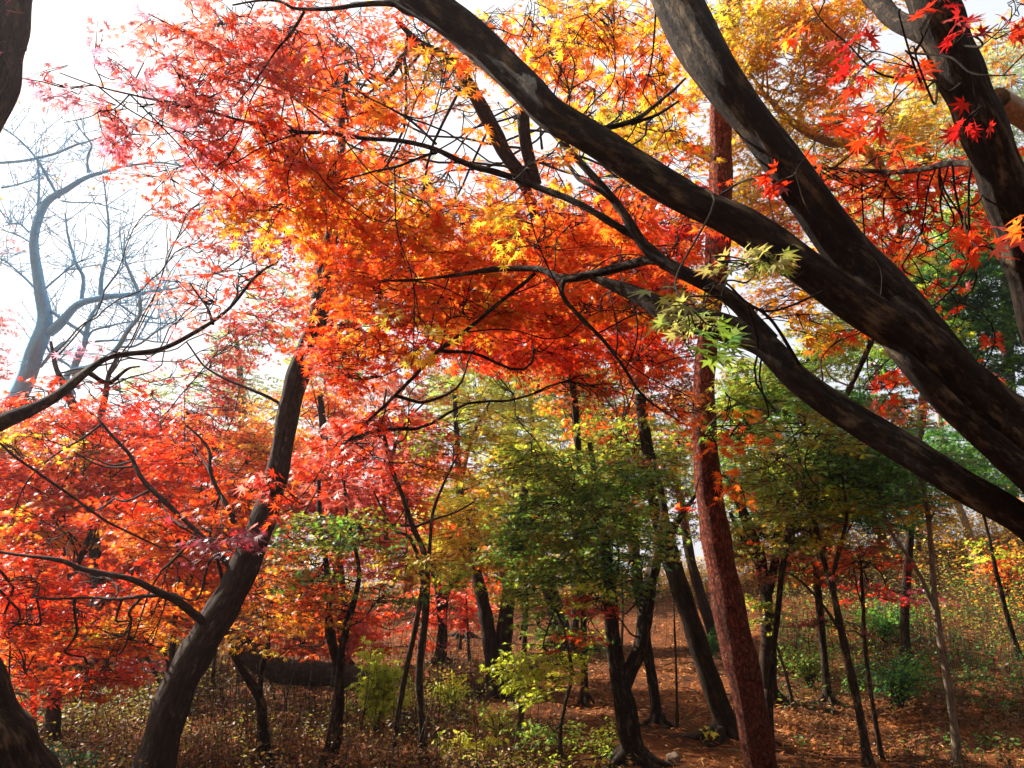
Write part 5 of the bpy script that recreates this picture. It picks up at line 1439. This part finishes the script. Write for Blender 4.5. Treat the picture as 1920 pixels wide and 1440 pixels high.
for lab, cx, d, w, yb, cl in [
    ("far reddish brown tree closing the gap behind the twin thin stems", 760, 24, 22, 1180, [(700, 760, 100, 60, 24, 'redor', .8, .3), (780, 700, 100, 50, 24, 'brown', .9, .3), (800, 1000, 110, 80, 24, 'redor', 1.1, .2), (700, 1000, 110, 80, 24, 'pinkred', 1.1, .2)]),
    ("far olive tree showing through the middle crowns at centre", 1000, 25, 22, 1160, [(900, 730, 120, 50, 25, 'ygreen', 1.3, .15), (1020, 730, 120, 50, 25, 'ygreen', 1.3, .15), (1120, 740, 100, 50, 25, 'olive', 1.2, .15), (960, 800, 140, 50, 25, 'ygreen', 1.3, .15), (1000, 900, 130, 60, 25, 'olive', 1.2, .2), (930, 1000, 110, 60, 25, 'oryel', 1.1, .2), (1080, 1000, 110, 60, 25, 'dgreen', 1.0, .25), (1150, 950, 90, 60, 25, 'olive', 1.0, .25), (1040, 1080, 120, 36, 25, 'olive', .9, .2)]),
    ("far dark olive tree behind the straight dark pine", 1480, 25, 20, 1130, [(1450, 880, 120, 60, 25, 'olive', 1.0, .3), (1540, 960, 120, 60, 25, 'dgreen', .8, .35), (1400, 990, 80, 50, 25, 'olive', .5, .4), (1500, 790, 110, 50, 25, 'dgreen', 1.2, .2), (1400, 860, 90, 60, 20, 'dgreen', 1.4, .15), (1500, 930, 120, 50, 20, 'dgreen', 1.3, .2), (1430, 960, 100, 40, 20, 'olive', 1.1, .2), (1620, 930, 100, 40, 20, 'dgreen', 1.0, .25), (1620, 800, 120, 60, 25, 'dgreen', 1.2, .2), (1420, 720, 80, 50, 25, 'olive', 1.0, .2), (1560, 880, 110, 50, 25, 'olive', 1.1, .2), (1240, 800, 110, 60, 25, 'brown', 1.0, .3)]),
    ("distant russet tree just over the brow at centre", 905, 29, 20, 1120, [(820, 1080, 110, 40, 29, 'brown', 1.2, .15), (950, 1085, 110, 40, 29, 'oryel', 1.2, .15), (880, 1030, 120, 40, 29, 'oryel', 1.1, .2)]),
    ("distant olive tree just over the brow between the pines", 1110, 29, 20, 1110, [(1080, 1080, 90, 36, 29, 'golden', 1.1, .15), (1160, 1090, 70, 30, 29, 'olive', 1.0, .2), (1180, 1010, 60, 40, 29, 'olive', .8, .25)]),
    ("distant brown tree over the brow behind the green maple", 1510, 28, 20, 1080, [(1440, 1060, 90, 34, 28, 'brown', 1.0, .2), (1540, 1050, 90, 34, 28, 'olive', 1.0, .2), (1600, 900, 100, 60, 28, 'olive', .9, .3), (1420, 820, 100, 60, 28, 'olive', .9, .3)]),
    ("far dull red tree low behind the many stemmed maple bush", 380, 22, 22, 1220, [(300, 1000, 150, 90, 22, 'red', 1.3, .15), (450, 1000, 120, 90, 22, 'redor', 1.3, .15), (350, 860, 140, 60, 22, 'red', 1.2, .25), (520, 880, 100, 80, 22, 'oryel', 1.1, .25), (300, 1180, 130, 50, 22, 'brown', 1.1, .2), (500, 1150, 120, 50, 22, 'brown', 1.1, .2)]),
    ("far crimson tree low at the left edge behind everything", 120, 22, 22, 1220, [(120, 880, 150, 60, 22, 'red', 1.2, .15), (280, 870, 130, 60, 22, 'redor', 1.1, .2), (120, 1000, 150, 90, 22, 'redor', 1.3, .15), (60, 1160, 130, 80, 22, 'brown', 1.2, .15), (180, 1180, 110, 60, 22, 'brown', 1.2, .15)]),
]:
    tree("maple_tree", lab, [[(cx, yb, w, d), (cx + 8, (yb + cl[0][1]) / 2 + 60, w * .8, d), (cx - 5, cl[0][1], w * .4, d)]], BARK_DARK, clusters=cl, dens=1.4, rough=.1, sides=10)


# ------------------------------------------------------------------ bare tree at the left, flare blue put into its bark
def bare_tree():
    d = 13.0
    st = [
        [(-40, 1250, 80, d), (-30, 950, 60, d), (0, 800, 52, d), (25, 755, 46, d), (60, 680, 44, d), (82, 630, 42, d), (88, 590, 36, d), (80, 540, 28, d), (70, 490, 24, d), (66, 440, 20, d), (90, 385, 18, d), (125, 358, 15, d), (160, 330, 12, d), (200, 318, 9, d), (240, 310, 7, d), (330, 312, 4, d), (380, 312, 2, d)],
        [(88, 618, 28, d), (110, 600, 24, d), (150, 572, 20, d), (190, 558, 17, d), (230, 556, 12, d), (270, 545, 9, d), (320, 540, 6, d), (350, 535, 3, d)],
        [(120, 640, 10, d), (70, 690, 8, d)],
        [(185, 560, 13, d), (190, 520, 10, d), (200, 480, 8, d), (205, 420, 6, d), (200, 360, 4, d), (195, 320, 3, d)],
        [(140, 700, 14, d), (150, 660, 13, d), (160, 640, 13, d), (170, 590, 10, d), (185, 560, 6, d)],
        [(140, 740, 16, d - .5), (130, 700, 14, d - .5), (175, 685, 16, d - .5), (215, 660, 14, d - .5), (240, 620, 11, d - .5), (262, 590, 10, d - .5), (262, 550, 9, d - .5), (248, 510, 8, d - .5), (235, 480, 5, d - .5), (230, 440, 3, d - .5)],
        [(150, 730, 10, d), (142, 700, 9, d), (165, 640, 9, d), (130, 605, 10, d), (85, 575, 8, d), (60, 545, 7, d), (30, 515, 5, d), (0, 490, 4, d), (-30, 480, 3, d)],
        [(66, 440, 12, d), (75, 400, 8, d), (76, 350, 6, d), (72, 310, 4, d)],
        [(155, 565, 11, d), (150, 520, 9, d), (135, 490, 8, d), (125, 440, 6, d), (122, 400, 4, d)],
        [(0, 307, 8, d), (50, 300, 8, d), (90, 290, 7, d), (140, 275, 6, d), (165, 270, 4, d), (210, 250, 3, d), (270, 225, 2, d)],
        [(115, 370, 8, d), (85, 320, 7, d), (60, 285, 6, d), (30, 255, 4, d), (0, 240, 3, d)],
        [(165, 330, 6, d), (165, 300, 6, d), (170, 275, 5, d), (155, 250, 4, d), (140, 225, 2, d)],
        [(0, 355, 6, d), (40, 345, 5, d), (75, 335, 3, d)],
        [(160, 640, 8, d), (200, 635, 6, d), (250, 640, 5, d), (310, 643, 3, d)],
        [(160, 640, 6, d), (180, 620, 6, d), (220, 610, 5, d), (270, 605, 4, d), (330, 605, 3, d)],
        [(262, 590, 6, d), (240, 580, 5, d), (215, 565, 4, d)], [(262, 592, 6, d), (290, 600, 5, d), (300, 590, 4, d), (330, 560, 3, d)],
        [(80, 550, 6, d), (110, 520, 5, d), (140, 495, 5, d), (170, 480, 3, d)], [(60, 440, 5, d), (40, 420, 4, d), (10, 415, 3, d)],
        [(215, 660, 8, d), (260, 640, 6, d), (300, 620, 5, d), (330, 600, 3, d)], [(190, 558, 5, d), (215, 520, 5, d), (230, 490, 4, d), (225, 430, 2, d)],
        [(110, 370, 4, d), (150, 375, 4, d), (185, 380, 3, d), (230, 400, 2, d)], [(70, 470, 5, d), (30, 445, 4, d), (-5, 425, 2, d)],
        [(255, 640, 5, d), (290, 560, 4, d), (310, 520, 3, d), (330, 490, 2, d)], [(120, 740, 9, d), (135, 700, 7, d), (100, 665, 6, d), (90, 640, 4, d)],
    ]
    tr = Tubes()
    sk = []
    for i, s_ in enumerate(st):
        path, rr = poly(s_, max(20, len(s_) * 8))
        rr = rr * .72
        if i == 0:
            path, rr = root_to_ground(path, rr)
            base = path[0].copy()
        path = path + (np.stack([fn(path + i, 2.2, 2), fn(path + i, 2.2, 3), fn(path + i, 2.2, 4)], 1) - .5) * .10
        tr.add(path, rr, 12 if i < 3 else 8, .15, seed=i)
        sk.append(path[int(len(path) * (.35 if i else .5)):])
    root = empty("bare_tree", base)
    tag(root, "leafless tree with flare blue put into its bark, twisted crossing limbs against the white sky", "tree")
    tr.build("trunk", BARK_FLARE_BLUE, root, base)
    S = np.concatenate(sk)
    tw = Tubes()
    n = 420
    q = S[RNG.integers(0, len(S), n)]
    v = unit_rand(n) * [1, .8, .8] + [0.1, 0, .55]
    L = RNG.uniform(.25, 1.0, n)[:, None]
    e = q + v * L
    mid = (q + e) / 2 + RNG.normal(0, .06, (n, 3))
    tw.batch(q, mid, e, np.full(n, .008), np.full(n, .004), 4)
    k = RNG.integers(0, n, 1300)
    q2 = q[k] + (e[k] - q[k]) * RNG.uniform(.3, 1, (1300, 1))
    e2 = q2 + (unit_rand(1300) * [1, .8, .8] + [0, 0, .35]) * RNG.uniform(.12, .4, (1300, 1))
    tw.batch(q2, (q2 + e2) / 2 + RNG.normal(0, .02, (1300, 3)), e2, np.full(1300, .005), np.full(1300, .0025), 3)
    tw.build("twigs", BARK_FLARE_BLUE, root, base)
    lv = Leaves()
    k = RNG.integers(0, 700, 90)
    lv.add(e2[k], unit_rand(90), unit_rand(90), RNG.uniform(.05, .10, 90), pick([FLARE_MAUVE, TAN, (.3, .3, .4)], RNG.uniform(0, 1, 90)), 'oval', .5)
    k = np.array([p for p in range(40)])
    lv.build("crown", LEAF, root, base)


bare_tree()


# pale cut branch stub and small stones
def stub():
    t = Tubes()
    path, rr = poly([(1870, 185, 44, 3.6), (1900, 205, 46, 3.7), (1935, 230, 46, 3.9), (1990, 290, 50, 4.2), (2060, 420, 60, 4.6), (2150, 700, 70, 5.0), (2200, 1000, 80, 5.2)])
    path, rr = path[::-1], rr[::-1]
    path, rr = root_to_ground(path, rr)
    t.add(path, rr, 24, .1)
    base = path[0]
    root = empty("maple_tree", base)
    tag(root, "pale sunlit leaning branch behind the top right trunk at the right edge", "tree")
    t.build("trunk", BARK_PALE, root, base)


stub()


def stone(px, py, w, h, label):
    d = G(px, py)
    c = P(px, py, d)
    W, H = w * d / F / 2, h * d / F
    th, ph = np.meshgrid(np.linspace(0, 2 * math.pi, 24, endpoint=False), np.linspace(.02, math.pi - .02, 14))
    n = np.stack([np.sin(ph) * np.cos(th), np.sin(ph) * np.sin(th), np.cos(ph)], -1)
    r = 1 + .45 * (fn(n + px, 1.6, 3) - .5) + .2 * (fn(n + px, 5, 4) - .5)
    V = n * r[..., None] * [W, W * .8, H * .7] + c + [0, 0, H * .2]
    i = np.arange(13)[:, None]
    j = np.arange(24)[None]
    f = np.stack([i * 24 + j, (i + 1) * 24 + j, (i + 1) * 24 + (j + 1) % 24, i * 24 + (j + 1) % 24], -1).reshape(-1, 4)
    m, nn, o = new_mat("stone")
    nz = node(nn, "ShaderNodeTexNoise")
    nz.inputs['Scale'].default_value = 18
    nz.inputs['Detail'].default_value = 8
    cr = node(nn, "ShaderNodeValToRGB")
    cr.color_ramp.elements[0].color = (.08, .045, .025, 1)
    cr.color_ramp.elements[1].color = (.36, .25, .17, 1)
    nn.links.new(nz.outputs['Fac'], cr.inputs[0])
    p = node(nn, "ShaderNodeBsdfPrincipled")
    p.inputs['Roughness'].default_value = .9
    nn.links.new(cr.outputs[0], p.inputs['Base Color'])
    b = node(nn, "ShaderNodeBump")
    b.inputs['Distance'].default_value = .02
    nn.links.new(nz.outputs['Fac'], b.inputs['Height'])
    nn.links.new(b.outputs[0], p.inputs['Normal'])
    nn.links.new(p.outputs[0], o.inputs['Surface'])
    q = mesh_from("stone", V.reshape(-1, 3), f, np.full(len(f), 4), m, smooth=True)
    tag(q, label, "stone")


stone(1262, 1425, 24, 14, "small brown stone on the leaf slope left of the red pine foot")
# the wood goes on to the right of and behind the place where the photographer stands; coarse, added to hold back sky light
def build_unseen_wood():
    lv, tw = Leaves(), Tubes()
    n = 30000
    az = RNG.uniform(R(48), R(250), n)
    rr = RNG.uniform(13, 19, n)
    x, y = rr * np.sin(az), rr * np.cos(az) + 2
    z = gz(x, y) + 12.5 * RNG.uniform(0, 1, n) ** .8
    p = np.stack([x, y, z], 1)
    k = fn(p, .7, 6) > RNG.uniform(.1, .55, n)
    p = p[k]
    m = len(p)
    nr = RNG.normal(size=(m, 3)) + [0, 0, .5]
    lv.add(p, unit_rand(m), nr, RNG.uniform(.22, .42, m), pick([DGR, GRN, OLI, BRO, OLI, DRED, BRO], fn(p, .5, 2) + RNG.normal(0, .1, m)), 'mid', .6)
    root = empty("woodland", (0, 2, 0))
    tag(root, "mixed unseen woodland added to close off sky light", "woodland", kind='stuff')
    for q in range(34):
        a, r_ = R(50 + q * 5.9) + RNG.normal(0, .03), RNG.uniform(13.5, 18)
        b = np.array([r_ * math.sin(a), r_ * math.cos(a) + 2, 0])
        b[2] = float(gz(b[0], b[1]))
        pt = catmull([b - [0, 0, .2], b + RNG.normal(0, .3, 3) + [0, 0, 4], b + RNG.normal(0, .6, 3) + [0, 0, 8], b + RNG.normal(0, .9, 3) + [0, 0, 11.5]], 20)
        tw.add(pt, np.linspace(RNG.uniform(.1, .2), .04, 20), 12, .1, seed=q)
    tw.build("trunks", BARK_DARK, root, (0, 2, 0))
    lv.build("leaves", LEAF, root, (0, 2, 0))


build_unseen_wood()


# ------------------------------------------------------------------ thin haze added in place of lens flare
def build_flare_veil():
    lo, hi = np.array([-155, -65, -7.0]), np.array([155, 265, 26.0])
    V = np.array([[x, y, z] for x in (lo[0], hi[0]) for y in (lo[1], hi[1]) for z in (lo[2], hi[2])])
    f = [(0, 1, 3, 2), (4, 6, 7, 5), (0, 4, 5, 1), (2, 3, 7, 6), (0, 2, 6, 4), (1, 5, 7, 3)]
    m, n, o = new_mat("flare_veil")
    v = node(n, "ShaderNodeVolumePrincipled")
    v.inputs['Color'].default_value = (.97, .89, .94, 1)
    v.inputs['Density'].default_value = .0013
    v.inputs['Anisotropy'].default_value = .72
    n.links.new(v.outputs[0], o.inputs['Volume'])
    h = mesh_from("flare_haze", V, np.array(f), np.full(6, 4), m)
    tag(h, "thin pinkish haze added in place of the lens flare veil", "flare_haze", kind='stuff')


build_flare_veil()
print("LEAVES", TOTAL[0])
